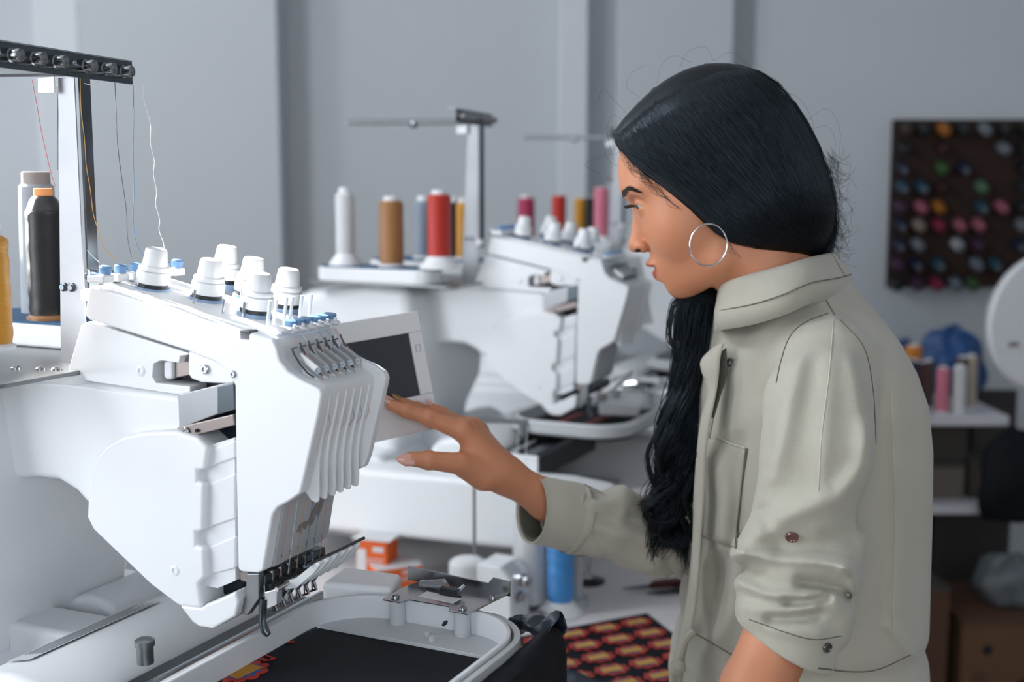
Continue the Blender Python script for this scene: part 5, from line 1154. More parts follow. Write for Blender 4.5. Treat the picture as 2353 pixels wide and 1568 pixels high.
TFOLDS = [  # folds of the body panel seen beside the sleeve
    ([(1700, 740), (1740, 830), (1760, 900)], 0.012, -0.003), ([(1880, 650), (1900, 690), (1930, 760)], 0.010, 0.004), ([(1850, 680), (1760, 740), (1690, 860)], 0.015, 0.003),
    ([(1640, 1060), (1670, 1150), (1660, 1260)], 0.014, 0.005), ([(1700, 1020), (1700, 1120), (1690, 1240)], 0.012, -0.004), ([(1610, 1300), (1625, 1400), (1600, 1440)], 0.014, 0.006), ([(1660, 1290), (1640, 1400), (1610, 1450)], 0.014, -0.006),
    ([(1690, 1290), (1680, 1400), (1650, 1460)], 0.012, 0.004), ([(2040, 1440), (2070, 1470), (2090, 1500)], 0.008, 0.003), ([(2050, 860), (2062, 1100), (2060, 1400)], 0.012, 0.002), ([(2030, 900), (2040, 1200), (2035, 1450)], 0.012, -0.002)]
TF2 = [(XZ(pl_, 1.32), w, a) for pl_, w, a in TFOLDS]
def sleeve_sdf(p):
    f = None
    for (a, ra), (b, rb) in zip(SLV[:-1], SLV[1:]):
        d = rcone(p, a, b, ra, rb); f = d if f is None else smin(f, d, 0.012)
    near = np.clip((1.235 - p[:, 1]) / 0.03, 0, 1); disp = np.zeros(len(p))
    m = (np.abs(f) < 0.05) & (near > 0)
    if m.any():
        x, z = p[m, 0] * (1.16 / 1.16), p[m, 2]
        # compare in the plane of the folds
        sc = 1.16 / np.maximum(p[m, 1], 0.5); x = x * sc; z = CAM[2] + (z - CAM[2]) * sc
        dd = np.zeros(m.sum())
        for pl_, w, a in FOLD2: dd += 1.35 * a * np.exp(-(line_d(x, z, pl_) / w) ** 2)
        disp[m] = dd * near[m]
    f = f - disp
    return smax(f, (p - hem_p) @ hem_n, 0.004)
def jacket_sdf(p):
    t = torso_sdf(p)
    m = (np.abs(t) < 0.03) & (p[:, 1] < 1.42)
    if m.any():
        sc = 1.32 / p[m, 1]; x = p[m, 0] * sc; z = CAM[2] + (p[m, 2] - CAM[2]) * sc; dd = np.zeros(m.sum())
        for pl_, w, a in TF2: dd += 1.5 * a * np.exp(-(line_d(x, z, pl_) / w) ** 2)
        t[m] -= dd
    # waist band gathered in
    zb = P(1700, 1490, 1.35)[2]; t = t + 0.004 * np.exp(-((p[:, 2] - zb) / 0.012) ** 2)
    kz = np.interp(p[:, 2], [P(1900, 1000, 1.25)[2], P(1900, 800, 1.25)[2]], [0.004, 0.024]); f = smin(t, sleeve_sdf(p), kz)
    rsh = rcone(p, P(1790, 800, 1.57), P(1640, 1180, 1.53), 0.052, 0.048); f = smin(f, rsh, 0.012)
    nk = rcone(p, P(1790, 640, 1.40), P(1830, 560, 1.40), 0.045, 0.045)
    return f
JV, JQ = surface_nets(jacket_sdf, (P(1540, 1500, 1.45)[0] - 0.03, 1.08, P(1700, 1568, 1.15)[2] - 0.12), (0.52, 1.66, P(1800, 640, 1.40)[2]), 0.0024, margin=1.9)
top_z = P(1800, 636, 1.36)[2]
JV = relax(JV, JQ, 1, 0.5)
cl = mat('sage_cloth', 'b9b5a6', 0.88, var=0.04, vscale=14, sheen=0.25); nt = cl.node_tree; bs = nt.nodes['Principled BSDF']; tc = [n for n in nt.nodes if n.type == 'TEX_COORD'][0]
wv = nt.nodes.new('ShaderNodeTexWave'); wv.bands_direction = 'Z'; wv.inputs['Scale'].default_value = 420; wv.inputs['Distortion'].default_value = 2.5; wv2 = nt.nodes.new('ShaderNodeTexWave'); wv2.bands_direction = 'X'; wv2.inputs['Scale'].default_value = 420; wv2.inputs['Distortion'].default_value = 2.5
ns = nt.nodes.new('ShaderNodeTexNoise'); ns.inputs['Scale'].default_value = 22; ns.inputs['Detail'].default_value = 3
ad = nt.nodes.new('ShaderNodeMath'); ad2 = nt.nodes.new('ShaderNodeMath'); ad2.operation = 'MULTIPLY_ADD'; ad2.inputs[1].default_value = 6.0
for a_n in (wv, wv2, ns): nt.links.new(tc.outputs['Object'], a_n.inputs['Vector'])
nt.links.new(wv.outputs['Fac'], ad.inputs[0]); nt.links.new(wv2.outputs['Fac'], ad.inputs[1]); nt.links.new(ns.outputs['Fac'], ad2.inputs[0]); nt.links.new(ad.outputs[0], ad2.inputs[2])
bpn = nt.nodes.new('ShaderNodeBump'); bpn.inputs['Strength'].default_value = 0.35; bpn.inputs['Distance'].default_value = 0.0008; nt.links.new(ad2.outputs[0], bpn.inputs['Height']); nt.links.new(bpn.outputs['Normal'], bs.inputs['Normal'])
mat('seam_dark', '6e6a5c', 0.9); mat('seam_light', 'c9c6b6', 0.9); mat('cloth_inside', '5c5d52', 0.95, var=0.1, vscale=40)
jm = np_mesh('overalls', JV, JQ); jm.materials.append(cl)
jo = bpy.data.objects.new('overalls', jm); COL.objects.link(jo); jo.parent = woman
from mathutils.bvhtree import BVHTree
JB = BVHTree.FromPolygons([Vector(v) for v in JV], [tuple(q) for q in JQ])
def jhit(u, v, off=0.0008, back=1.34):
    r = Vector(ray(u, v)).normalized(); h = JB.ray_cast(Vector(CAM), r)
    if h[0] is None: q = Vector(P(u, v, back)); return q, Vector((0, -1, 0))
    return h[0] + h[1] * off, h[1]
def seam(name, pts, m, r=0.0007, n=8, off=0.0002):
    q = catmull([np.array(p_ + (0,)) for p_ in pts], n); wpart(name, MB().tube([jhit(a[0], a[1], off)[0] for a in q], r, 5), m, jo)
def patch(name, quad, m, nu=14, nv=14, off=0.0016, thick=0.0016):
    (a, b, c, d) = [np.array(x, float) for x in quad]
    def fn(s, t): uv = (a * (1 - s) + b * s) * (1 - t) + (d * (1 - s) + c * s) * t; return jhit(uv[0], uv[1], off)[0]
    o = sheet(fn, nu, nv, name, m, jo, thick); return o
patch('pocket', ((1622, 1006), (1716, 1030), (1690, 1260), (1618, 1234)), 'sage_cloth')
seam('pocket_stitch', [(1645, 1000), (1680, 1018), (1718, 1030)], 'seam_light', 0.0009, off=0.003)
seam('pocket_edge', [(1719, 1032), (1706, 1120), (1692, 1262)], 'seam_dark', 0.0008, off=0.0008)
seam('shoulder_seam', [(1905, 720), (1850, 742), (1815, 775), (1795, 830), (1784, 880)], 'seam_dark', 0.0008)
seam('shoulder_seam', [(1880, 648), (1898, 690), (1918, 725)], 'seam_dark', 0.0007)
seam('sleeve_seam', [(1916, 730), (1905, 860), (1888, 1000), (1880, 1130)], 'seam_light', 0.0006)
seam('armhole_seam', [(1930, 735), (1985, 800), (2006, 900), (2012, 1020)], 'seam_dark', 0.0007)
seam('waist_seam', [(1590, 1452), (1640, 1480), (1700, 1516)], 'seam_dark', 0.0009)
seam('waist_seam', [(1880, 1536), (1960, 1544), (2020, 1538), (2092, 1505)], 'seam_dark', 0.0009)
seam('back_seam', [(2048, 900), (2056, 1150), (2052, 1450)], 'seam_light', 0.0005)
seam('cuff_seam', [(1722, 1424), (1800, 1452), (1870, 1470), (1935, 1462)], 'seam_dark', 0.0006)
seam('chest_fold', [(1668, 700), (1680, 760), (1672, 800)], 'seam_light', 0.0005)
mat('button_dark', '4a4544', 0.3, var=0.3, vscale=300, coat=0.6); mat('button_copper', '6e4a40', 0.28, metal=0.3, var=0.3, vscale=300, coat=0.6)
def button(u, v, r, m):
    q, n = jhit(u, v, 0.0008); b = wpart('button', MB().lathe([(r, 0), (r, 0.0014), (r * .86, 0.0026), (r * .72, 0.0022), (r * .6, 0.0012), (r * .3, 0.0012), (0, 0.0014)], q, n, 24), m, jo)
button(1679, 834, 0.0052, 'button_dark'); button(1820, 1233, 0.0066, 'button_copper'); button(1899, 1488, 0.0052, 'button_dark')
# button placket: a folded strip down the front, with the loose top corner turned out
def strip(name, left, right, m, thick=0.0016, n=7):
    l = catmull([P(*x) for x in left], n); r = catmull([P(*x) for x in right], n)
    def fn(s, t): i = min(int(round(t * (len(l) - 1))), len(l) - 1); q = l[i] * (1 - s) + r[i] * s; bow = math.sin(PI * s) * 0.002; return tuple(q + np.array([-bow, -bow, 0]))
    return sheet(fn, 6, len(l) - 1, name, m, jo, thick)
strip('placket', [(1640, 798, 1.375), (1613, 826, 1.372), (1612, 850, 1.366), (1628, 900, 1.366), (1612, 960, 1.366), (1602, 1040, 1.368), (1595, 1140, 1.37), (1593, 1220, 1.37), (1586, 1320, 1.365), (1572, 1410, 1.36), (1556, 1490, 1.355), (1546, 1580, 1.35)],
      [(1662, 790, 1.345), (1655, 822, 1.345), (1652, 856, 1.343), (1646, 900, 1.343), (1634, 960, 1.343), (1622, 1040, 1.344), (1618, 1140, 1.345), (1612, 1220, 1.345), (1606, 1320, 1.342), (1596, 1410, 1.34), (1578, 1490, 1.335), (1566, 1580, 1.33)], 'sage_cloth')
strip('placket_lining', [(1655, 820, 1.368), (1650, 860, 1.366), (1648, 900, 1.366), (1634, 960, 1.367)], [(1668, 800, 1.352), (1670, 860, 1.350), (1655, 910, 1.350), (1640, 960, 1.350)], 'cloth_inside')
seam('placket_gap_shade', [(1640, 960), (1626, 1040), (1620, 1140), (1614, 1220), (1606, 1320), (1590, 1420)], 'seam_dark', 0.0012, off=-0.0002)  # dark tube paints the shade of the gap beside the placket
bq = Vector(P(1607, 1047, 1.362)); wpart('button', MB().lathe([(0.0048, 0), (0.0048, 0.0014), (0.003, 0.002), (0, 0.002)], bq, (-0.9, -0.5, 0), 20), 'button_dark', jo)
wpart('buttonhole', MB().tube([P(1622, 838, 1.362), P(1626, 850, 1.360), P(1629, 858, 1.359)], 0.0008, 6), 'seam_dark', jo)
# stand collar: a band around the neck
colt = [(1652, 662, 1.385), (1672, 648, 1.352), (1720, 632, 1.322), (1800, 611, 1.312), (1862, 592, 1.328), (1905, 583, 1.362), (1922, 582, 1.400), (1900, 588, 1.445), (1820, 606, 1.475), (1730, 632, 1.468), (1668, 655, 1.425)]
colb = [(1643, 716, 1.378), (1668, 712, 1.338), (1730, 700, 1.302), (1800, 678, 1.286), (1862, 652, 1.300), (1925, 640, 1.345), (1955, 632, 1.400), (1930, 640, 1.455), (1830, 668, 1.490), (1730, 690, 1.482), (1664, 708, 1.428)]
def closed_curve(pts, n):
    q = [P(*x) for x in pts]; m = len(q); out = []
    for i in range(m):
        p0, p1, p2, p3 = q[(i - 1) % m], q[i], q[(i + 1) % m], q[(i + 2) % m]
        for k in range(n):
            t = k / n; out.append(0.5 * (2 * p1 + (p2 - p0) * t + (2 * p0 - 5 * p1 + 4 * p2 - p3) * t * t + (3 * p1 - p0 - 3 * p2 + p3) * t ** 3))
    return out
ct, cb = closed_curve(colt, 8), closed_curve(colb, 8)
rings = []
for k in range(9):
    t = k / 8; rings.append([tuple(cb[j] * (1 - t) + ct[j] * t + (np.array([0, -1, 0]) * 0.003 * math.sin(PI * t) if True else 0)) for j in range(len(ct))])
ext = [tuple(np.array(q) + np.array([0, 0, -0.022])) for q in rings[0]]
co = wpart('collar', MB().rings([ext] + rings, False, False), 'sage_cloth', jo, smooth=180); s_m = co.modifiers.new('solid', 'SOLIDIFY'); s_m.thickness = 0.0022; s_m.offset = 0
nvis = len(ct) * 7 // 11
wpart('collar_stitch', MB().tube([np.array(q) + np.array([0, -0.0022, 0.0006]) for q in cb[4:nvis]], 0.0007, 5), 'seam_dark', jo)
wpart('collar_stitch', MB().tube([np.array(q) * 1.0 + np.array([0, -0.0012, -0.003]) for q in ct[4:nvis]], 0.0005, 5), 'seam_light', jo)
wpart('collar_fold', MB().tube([np.array(rings[0][43]) + np.array([0, -0.0025, 0]), np.array(rings[4][42]) + np.array([0, -0.003, 0]), np.array(rings[8][41]) + np.array([0, -0.002, 0])], 0.0007, 5), 'seam_dark', jo)
# lower half of the overalls and the shoes
zl_ = P(1700, 1568, 1.15)[2] - 0.115
hc_ = np.array([np.interp(zl_, tz, tcx), TYM]); hd_, hw_ = np.interp(zl_, tz, td), np.interp(zl_, tz, tw)
def hip_ring(z, k, dx=0.0):
    out = []
    for j in range(40):
        a = 2 * PI * j / 40; ca, sa = math.cos(a), math.sin(a); t = math.copysign(abs(ca) ** 0.87, ca) * hd_ * k; l = math.copysign(abs(sa) ** 0.87, sa) * hw_ * k
        out.append((hc_[0] + dx + t * TF[0] + l * TLt[0], hc_[1] + t * TF[1] + l * TLt[1], z))
    return out
wpart('trouser_seat', MB().rings([hip_ring(zl_ + 0.03, 0.985), hip_ring(zl_, 0.99), hip_ring(0.82, 1.0, 0.01), hip_ring(0.76, 0.96, 0.015), hip_ring(0.72, 0.7, 0.02)]), 'sage_cloth', jo, smooth=180)
mat('shoe', '3a3632', 0.6)
for sg in (-1, 1):
    cx_, cy_ = hc_[0] + 0.015 + sg * 0.085 * TLt[0], hc_[1] + sg * 0.085 * TLt[1]
    wpart('trouser_leg', MB().tube([(cx_, cy_, 0.84), (cx_ - 0.005, cy_, 0.70), (cx_ - 0.02, cy_, 0.48), (cx_ - 0.005, cy_, 0.25), (cx_ + 0.01, cy_, 0.07)], [0.085, 0.092, 0.075, 0.062, 0.060], 28), 'sage_cloth', jo, smooth=180)
    sx_, sy_ = cx_ + 0.01 + TF[0] * 0.045, cy_ + TF[1] * 0.045
    wpart('shoe', MB().rings([[(sx_ + TF[0] * 0.125 * r_ * math.cos(a) * (1.0) - TF[1] * 0.045 * r_ * math.sin(a), sy_ + TF[1] * 0.125 * r_ * math.cos(a) + TF[0] * 0.045 * r_ * math.sin(a), z_ * (1 if math.cos(a) < 0.2 or z_ < 0.04 else 0.55)) for a in np.linspace(0, 2 * PI, 29)[:-1]] for (r_, z_) in ((0.96, 0.0), (1.0, 0.015), (0.97, 0.04), (0.8, 0.075), (0.5, 0.10))]), 'shoe', smooth=60)
# tie belt end at the front
wpart('belt_tie', MB().tube(catmull([P(1592, 1452, 1.335), P(1575, 1470, 1.33), P(1562, 1505, 1.33), P(1548, 1540, 1.33), P(1545, 1590, 1.33)], 6), 0.0045, 8), 'sage_cloth', jo)
wpart('belt_knot', MB().lathe([(0.001, -0.010), (0.008, -0.006), (0.010, 0.002), (0.006, 0.009), (0.001, 0.011)], P(1556, 1536, 1.328), (0.5, 0, 1), 14), 'sage_cloth', jo)
# right sleeve: an open tube ending in a turned-back cuff
AX = [(1222, 1170, 1.395, .0375, .0375), (1262, 1178, 1.402, .0385, .040), (1318, 1190, 1.418, .0400, .041), (1330, 1193, 1.42, .0385, .040), (1400, 1208, 1.44, .0415, .041), (1470, 1228, 1.46, .0430, .042), (1540, 1252, 1.485, .0440, .043), (1590, 1230, 1.505, .046, .046), (1650, 1120, 1.525, .050, .050)]
ax_p = catmull([np.array(list(P(*a[:3])) + [a[3], a[4]]) for a in AX], 12)
WRK = [(0.30, 1.2, 0.10, 0.5, 0.006), (0.46, 1.7, 0.05, 0.7, 0.005), (0.55, 0.6, 0.05, 0.9, -0.006), (0.63, 2.2, 0.05, 0.6, 0.006), (0.70, 0.9, 0.06, 0.8, -0.005), (0.80, 1.3, 0.04, 1.0, -0.010), (0.40, -0.3, 0.08, 0.5, -0.006), (0.52, -0.1, 0.10, 0.4, 0.004)]
FOLDR = [([(1325, 1182), (1400, 1195), (1480, 1206), (1570, 1206)], 9, -0.0045), ([(1335, 1150), (1390, 1168), (1435, 1142), (1475, 1152)], 16, 0.0055), ([(1360, 1205), (1382, 1250), (1396, 1288)], 12, -0.0035), ([(1412, 1128), (1442, 1155), (1420, 1188)], 15, 0.005), ([(1452, 1182), (1505, 1160)], 12, -0.006),
         ([(1300, 1250), (1400, 1268), (1500, 1305)], 16, 0.0035), ([(1520, 1180), (1532, 1260), (1545, 1330)], 10, -0.008), ([(1345, 1215), (1430, 1228), (1510, 1245)], 14, 0.004), ([(1560, 1200), (1565, 1260), (1560, 1310)], 14, 0.005), ([(1345, 1120), (1365, 1150)], 8, -0.004)]
def sleeve_r(nm, i0, i1, grow, m, flare=0.0):
    rings = []; n = 56; N = len(ax_p)
    for i in range(i0, i1):
        c = ax_p[i][:3]; t = (ax_p[min(i + 1, N - 1)][:3] - ax_p[max(i - 1, 0)][:3]); t /= np.linalg.norm(t)
        if i < 20: t = t * 0.2 + np.array([0.88, 0.44, -0.13]) * 0.8; t /= np.linalg.norm(t)
        upv = np.array([0, 0, 1.0]); x = upv - t * (upv @ t); x /= np.linalg.norm(x); y = np.cross(t, x)
        if y[1] > 0: y = -y
        ring = []
        for j in range(n):
            a = 2 * PI * j / n; s = i / N; dr = 0.0
            for (s0, a0, ws, wa, am) in WRK:
                da = (a - a0 + PI) % (2 * PI) - PI; dr += am * math.exp(-((s - s0 + 0.03 * da) / ws) ** 2 - (da / wa) ** 2)
            if i < 32: dr *= 0.2
            q_ = c + x * ax_p[i][3] * math.cos(a) + y * ax_p[i][4] * math.sin(a); dq = q_ - CAM; zq = dq @ _fw; pu, pv = CX + FPX * (dq @ _rt) / zq, CY - FPX * (dq @ _up) / zq
            if math.sin(a) > -0.2 and i >= 30:
                for pl_, w_f, am in FOLDR: dr += am * math.exp(-(line_d(np.array([pu]), np.array([pv]), pl_)[0] / w_f) ** 2)
            rr_ = grow + dr + flare * max(0, 1 - (i - i0) / 10.0)
            ring.append(c + x * (ax_p[i][3] + rr_) * math.cos(a) + y * (ax_p[i][4] + rr_) * math.sin(a))
        rings.append(ring)
    o = wpart(nm, MB().rings(rings, False, False), m, jo, smooth=180); s = o.modifiers.new('solid', 'SOLIDIFY'); s.thickness = 0.0018; s.offset = -1
    return rings
sleeve_r('sleeve', 14, len(ax_p), 0.0, 'sage_cloth')
cr = sleeve_r('cuff', 0, 33, 0.0022, 'sage_cloth')
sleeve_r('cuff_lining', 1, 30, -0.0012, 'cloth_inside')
wpart('cuff_seam', MB().tube(cr[-2] , 0.0008, 5, closed=True), 'seam_dark', jo)
wpart('cuff_edge', MB().tube(cr[0] , 0.0013, 6, closed=True), 'sage_cloth', jo)
fs_ = [p_ for p_ in range(0)]

# ------------------------------------------------------------------ hair
hr = mat('hair', (0.0035, 0.0035, 0.0045), 0.40, var=0.3, vscale=60, spec=0.45); hr.node_tree.nodes['Principled BSDF'].inputs['Specular Tint'].default_value = (0.62, 0.82, 1.0, 1)  # blue specular tint paints sky colour into the highlights
hair_prof = [(1408, 312), (1412, 296), (1432, 268), (1482, 210), (1528, 176), (1575, 152), (1630, 140), (1680, 144), (1740, 164), (1800, 212), (1846, 280), (1880, 342), (1904, 410), (1918, 470), (1922, 525), (1912, 565), (1890, 592), (1866, 600), (1800, 578), (1740, 568), (1690, 556), (1652, 532), (1618, 500), (1580, 466), (1540, 434), (1500, 408), (1468, 380), (1440, 350), (1424, 338)]
HAIR2 = [hp(u, v) for u, v in hair_prof]
def hair_sdf(p):
    q = to_head(p); s = PXM; ql = q.copy(); ql[:, 1] = np.abs(q[:, 1])
    f = ell(ql, hc(1650, 362), (232 * s, 168 * s, 215 * s), AXS)
    f = smin(f, ell(ql, hc(1500, 360), (110 * s, 112 * s, 100 * s), AXS), 0.03)
    f = smin(f, ell(ql, hc(1775, 470), (150 * s, 150 * s, 140 * s)), 0.03)
    f = smin(f, ell(ql, hc(1700, 500, 60), (110 * s, 96 * s, 70 * s)), 0.03)
    return smax(f, poly_sdf(q[:, 0], q[:, 2], HAIR2), 0.012)
hb = [from_head(np.array([[a, l, b]]))[0] for a in (hp(1400, 130)[0], hp(1935, 130)[0]) for l in (-0.1, 0.1) for b in (hp(1640, 130)[1], hp(1640, 620)[1])]
HVm, HQm = surface_nets(hair_sdf, np.min(hb, 0) - 0.004, np.max(hb, 0) + 0.004, 0.0026)
HVm = relax(HVm, HQm, 2, 0.5)
hm = np_mesh('hair', HVm, HQm); hm.materials.append(hr); ho = bpy.data.objects.new('hair', hm); COL.objects.link(ho); ho.parent = woman
rng = np.random.RandomState(5)
G = [np.array(catmull([np.array(x, float) for x in g], 8)) for g in (
    [(1414, 304), (1426, 336), (1462, 372), (1530, 428), (1604, 488), (1672, 542), (1780, 572), (1880, 596)],
    [(1500, 200), (1536, 262), (1586, 330), (1640, 396), (1700, 452), (1766, 508), (1830, 556), (1886, 594)],
    [(1620, 146), (1680, 196), (1740, 258), (1790, 324), (1828, 394), (1858, 464), (1878, 534), (1892, 592)],
    [(1700, 150), (1770, 186), (1830, 256), (1872, 330), (1900, 404), (1916, 470), (1920, 530), (1900, 588)])]
GA = np.stack(G)
def lateral(ab):                       # how far the hair surface stands off the mid plane (vectorised bisection)
    lo_ = np.zeros(len(ab)); hi_ = np.full(len(ab), 0.11)
    for _ in range(14):
        md = (lo_ + hi_) / 2; f = hair_sdf(from_head(np.stack([ab[:, 0], md, ab[:, 1]], 1))); lo_ = np.where(f < 0, md, lo_); hi_ = np.where(f < 0, hi_, md)
    return lo_
_a0, _a1 = np.array(hp(1400, 400)), np.array(hp(1900, 400)); _b0 = np.array(hp(1640, 150)); _b1 = np.array(hp(1640, 600))
def hp_fast(uv): return np.stack([_a0[0] + (uv[:, 0] - 1400) * (_a1[0] - _a0[0]) / 500, _b0[1] + (uv[:, 1] - 150) * (_b1[1] - _b0[1]) / 450], 1)
nS = 8000; s = rng.rand(nS) * 2.999; i0 = s.astype(int); fr = (s - i0)[:, None, None]
base_c = GA[i0] * (1 - fr) + GA[i0 + 1] * fr
L = base_c.shape[1]; tpar = np.linspace(0, 1, L)
jit = rng.randn(nS, 1, 2) * 4.0 + np.stack([np.sin(tpar[None] * (6 + 6 * rng.rand(nS, 1)) + rng.rand(nS, 1) * 6) * 2.5] * 2, -1)
cur = base_c + jit * np.clip(tpar * 6, 0.05, 1)[None, :, None]
st_ = (rng.rand(nS) * 0.4 * L * (rng.rand(nS) < 0.6)).astype(int); K = 12
sel = np.stack([np.round(a + np.linspace(0, 1, K) * (L - 1 - a)).astype(int) for a in st_])
cur = np.take_along_axis(cur, sel[:, :, None], 1)
ab = hp_fast(cur.reshape(-1, 2)); lt = lateral(ab).reshape(nS, K)
off = (0.0001 + 0.0016 * rng.rand(nS, 1) ** 2) * np.sin(np.linspace(0.0, 1, K) * PI * 0.9)[None]
side = np.where(rng.rand(nS) < 0.72, 1, -1)[:, None]
P3 = from_head(np.stack([ab[:, 0].reshape(nS, K), side * (lt + off), ab[:, 1].reshape(nS, K) + off * 0.4], -1).reshape(-1, 3)).reshape(nS, K, 3)
def ribbons(P3, width, nrm):           # thin two-sided strands, tapered at both ends
    n, K = P3.shape[:2]; t = np.gradient(P3, axis=1); t /= np.linalg.norm(t, axis=2, keepdims=True) + 1e-9
    sd_ = np.cross(t, nrm); sd_ /= np.linalg.norm(sd_, axis=2, keepdims=True) + 1e-9
    tp = (np.sin(np.linspace(0.12, 0.95, K) * PI) ** 0.5)[None, :, None] * width[:, None, None]
    up_ = np.cross(sd_, t)
    V = np.stack([P3 - sd_ * tp, P3 + up_ * tp * 0.8, P3 + sd_ * tp], 2).reshape(-1, 3)
    b = (np.arange(n)[:, None] * K + np.arange(K - 1)[None]).reshape(-1) * 3
    Q = np.concatenate([np.stack([b + i, b + j, b + 3 + j, b + 3 + i], 1) for i, j in ((0, 1), (1, 2), (2, 0))]); return V, Q
NR = np.repeat((EL[None, None] * side[:, :, None]), K, 1) + np.array([0, 0, 0.25])
V_, Q_ = ribbons(P3, 0.00014 + 0.00030 * rng.rand(nS), NR)
sm = np_mesh('hair_strands', V_, Q_); sm.materials.append(hr); so2 = bpy.data.objects.new('hair_strands', sm); COL.objects.link(so2); so2.parent = ho
# long wavy lock falling in front of the far shoulder
LK = np.array(catmull([np.array(x, float) for x in ((1640, 560, 1.440, 40), (1618, 640, 1.446, 52), (1600, 720, 1.448, 54), (1598, 800, 1.446, 50), (1584, 880, 1.442, 50), (1566, 960, 1.436, 47), (1556, 1040, 1.430, 46), (1548, 1110, 1.424, 46), (1540, 1180, 1.418, 50), (1532, 1240, 1.414, 44))], 6))
nL = 2400; K2 = LK.shape[0]; tt_ = np.linspace(0, 1, K2)
cl_id = rng.randint(0, 22, nL); clc = rng.rand(22, 2); clp = rng.rand(22) * 6.28; clf = 9 + 7 * rng.rand(22)
ra = np.sqrt(rng.rand(nL)) ; an_ = rng.rand(nL) * 6.28
clo = np.stack([np.cos(np.arange(22) * 2.4), np.sin(np.arange(22) * 2.4)], 1) * np.sqrt((np.arange(22) + .5) / 22)[:, None]
mixk = np.clip(tt_ * 1.3, 0, 0.85)[None, :]
ox = (1 - mixk) * (ra * np.cos(an_))[:, None] + mixk * (clo[cl_id, 0][:, None] + 0.22 * (ra * np.cos(an_))[:, None])
oy = (1 - mixk) * (ra * np.sin(an_))[:, None] + mixk * (clo[cl_id, 1][:, None] + 0.22 * (ra * np.sin(an_))[:, None])
amp = (0.05 + 0.75 * tt_ ** 1.5)[None]
ph = clf[cl_id][:, None] * tt_[None] * 1.7 + clp[cl_id][:, None] + rng.randn(nL, 1) * 0.30
spread = 0.75 + 0.25 * (1 - tt_)[None]
ox = ox * spread + amp * np.sin(ph) * 0.62 + 0.12 * rng.randn(nL, 1) * tt_[None]; oy = oy * spread + amp * np.cos(ph) * 0.6
UU = LK[None, :, 0] + ox * LK[None, :, 3]; VV = np.repeat(LK[None, :, 1], nL, 0) + rng.randn(nL, 1) * 14 * tt_[None] + (clc[cl_id, 0][:, None] - 0.5) * 90 * tt_[None] ** 2 + amp * np.sin(ph * 1.0 + 1) * 14; YY = LK[None, :, 2] + oy * LK[None, :, 3] * 0.00045
rayv = _fw[None, None] + ((UU - CX) / FPX)[..., None] * _rt - ((VV - CY) / FPX)[..., None] * _up
PL = CAM + rayv * (YY / rayv[..., 1])[..., None]
endk = rng.randint(int(K2 * .55), K2, nL); endk[rng.rand(nL) < .25] = K2
K3 = 40; idxs = np.linspace(0, 1, K3)[None] * (endk - 1)[:, None]; lo_i = np.floor(idxs).astype(int); hi_i = np.minimum(lo_i + 1, K2 - 1); w_ = (idxs - lo_i)[..., None]
PL = np.take_along_axis(PL, lo_i[..., None], 1) * (1 - w_) + np.take_along_axis(PL, hi_i[..., None], 1) * w_
NRl = np.zeros_like(PL); NRl[..., 1] = -1; NRl[..., 0] = (rng.rand(nL, 1) - .5)
V_, Q_ = ribbons(PL, 0.0003 + 0.0005 * rng.rand(nL), NRl)
lm = np_mesh('long_lock', V_, Q_); lm.materials.append(hr); lo_o = bpy.data.objects.new('long_lock', lm); COL.objects.link(lo_o); lo_o.parent = ho
# separate curls at the lock's end
CU = []
for g in ([(1545, 930), (1512, 990), (1490, 1040), (1492, 1085), (1512, 1125), (1530, 1150)], [(1540, 980), (1515, 1030), (1512, 1075), (1530, 1120), (1548, 1160), (1532, 1210)], [(1552, 1120), (1508, 1148), (1482, 1172), (1500, 1202), (1545, 1200), (1560, 1180)],
          [(1565, 1140), (1530, 1190), (1512, 1226), (1536, 1250), (1572, 1236)], [(1578, 1110), (1560, 1170), (1580, 1222), (1562, 1256), (1528, 1250)], [(1592, 1090), (1572, 1150), (1592, 1195), (1578, 1240)], [(1640, 690), (1560, 690), (1542, 730), (1540, 780), (1552, 800), (1560, 790)],
          [(1560, 1100), (1515, 1120), (1490, 1150), (1470, 1160)]):
    for k in range(34):
        o2 = rng.randn(2) * 5; w2 = rng.randn(len(g), 2) * 1.6; yy = 1.405 + rng.randn() * 0.008
        CU.append(np.array(catmull([P(a + o2[0] * (0.4 + 0.6 * i / len(g)) + w2[i, 0], b + o2[1] + w2[i, 1] + rng.randn() * 2, yy) for i, (a, b) in enumerate(g)], 6))[np.round(np.linspace(0, (len(g) - 1) * 6, 24)).astype(int)])
CU = np.array(CU); NRc = np.zeros_like(CU); NRc[..., 1] = -1
V_, Q_ = ribbons(CU, 0.00025 + 0.0003 * rng.rand(len(CU)), NRc); cm_ = np_mesh('curls', V_, Q_); cm_.materials.append(hr); co_ = bpy.data.objects.new('curls', cm_); COL.objects.link(co_); co_.parent = ho
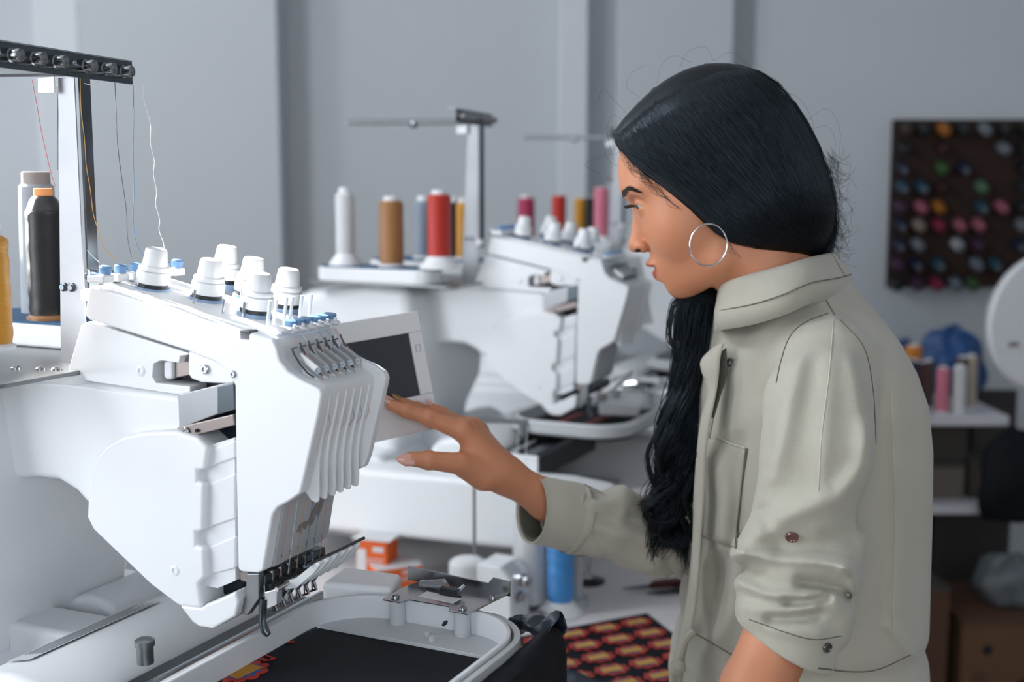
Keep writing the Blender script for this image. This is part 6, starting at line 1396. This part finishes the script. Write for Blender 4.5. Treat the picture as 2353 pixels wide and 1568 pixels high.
# loose flyaway hairs
fl_ = MB(); rnd = random.Random(12)
def fly(pts, Y, r=0.00011): fl_.tube(catmull([P(u, v, Y) for u, v in pts], 6), r, 4)
for k in range(320):                   # frizz behind the nape
    u0, v0 = rnd.uniform(1885, 1922), rnd.uniform(360, 590); a = rnd.uniform(-0.2, 1.3); l = rnd.uniform(20, 80); c = rnd.uniform(-2.2, 2.2)
    pts = [(u0 - 8, v0 - 14)]
    for j in range(4): t = (j + 1) / 4; aa = a + c * t; pts.append((u0 + l * t * math.cos(aa) * .7 + 3, v0 + l * t * math.sin(aa) + 6 * t))
    fly(pts, 1.40 + rnd.uniform(-.03, .03))
for pts in ([(1560, 160), (1580, 120), (1620, 108), (1640, 140)], [(1510, 190), (1520, 150), (1550, 128), (1590, 145)], [(1640, 140), (1680, 120), (1720, 150), (1750, 175)], [(1420, 310), (1390, 330), (1400, 370), (1430, 385)], [(1425, 350), (1365, 365), (1345, 380), (1380, 400)],
            [(1440, 260), (1410, 230), (1385, 205), (1372, 235)], [(1470, 225), (1440, 200), (1450, 170), (1480, 150)], [(1415, 300), (1395, 290), (1400, 330), (1412, 370)], [(1430, 275), (1405, 265), (1395, 300), (1402, 340)], [(1800, 210), (1840, 230), (1870, 290), (1855, 340)],
            [(1860, 300), (1900, 290), (1920, 330), (1905, 400)], [(1850, 280), (1900, 250), (1930, 300), (1925, 380)]): fly(pts, 1.40)
for k in range(44):                    # wisps over the forehead and temple
    t = rnd.random(); u0 = 1424 + 120 * t; v0 = 334 + 105 * t; ln = rnd.uniform(14, 52); b_ = rnd.uniform(-22, 6)
    uv = np.array([(u0 - 6, v0 - 14), (u0 + ln * .3 + b_ * .4, v0 + ln * .45), (u0 + ln * .75 + b_, v0 + ln * .9), (u0 + ln * 1.2, v0 + ln * 1.15)])
    ab_ = hp_fast(uv); q3 = np.stack([ab_[:, 0], np.zeros(4), ab_[:, 1]], 1); q3 = skin_hit(q3); q3[:, 1] = np.maximum(q3[:, 1], 0.002) + 0.0012; q3[0, 1] = max(q3[0, 1], lateral(ab_[:1])[0]); q3 = q3 * 1.0
    fl_.tube(catmull(list(from_head(q3)), 4), 0.00013, 4)
_hl = lateral(hp_fast(GA[0] - 4))
for k in range(46):                    # fine hairs along the hairline, temple and neck
    t = rnd.random(); g = GA[0][int(t * (L - 12))]; pts = [(g[0] - 4, g[1] - 4), (g[0] + 4 + rnd.uniform(-6, 4), g[1] + rnd.uniform(6, 16)), (g[0] + rnd.uniform(6, 26), g[1] + rnd.uniform(14, 34))]
    a = hp_fast(np.array(pts)); l0_ = _hl[int(t * (L - 12))]; hh = [from_head(np.array([x[0], l0_ + 0.001, x[1]])) for x in a]
    fl_.tube(catmull(hh, 4), 0.00014, 4)
wpart('flyaway_hair', fl_, 'hair', ho)
for o in COL.objects:
    if o.name.split('.')[0] in ('hair_strands', 'long_lock', 'curls', 'flyaway_hair', 'eyelashes', 'eyebrow'): o['kind'] = 'stuff'
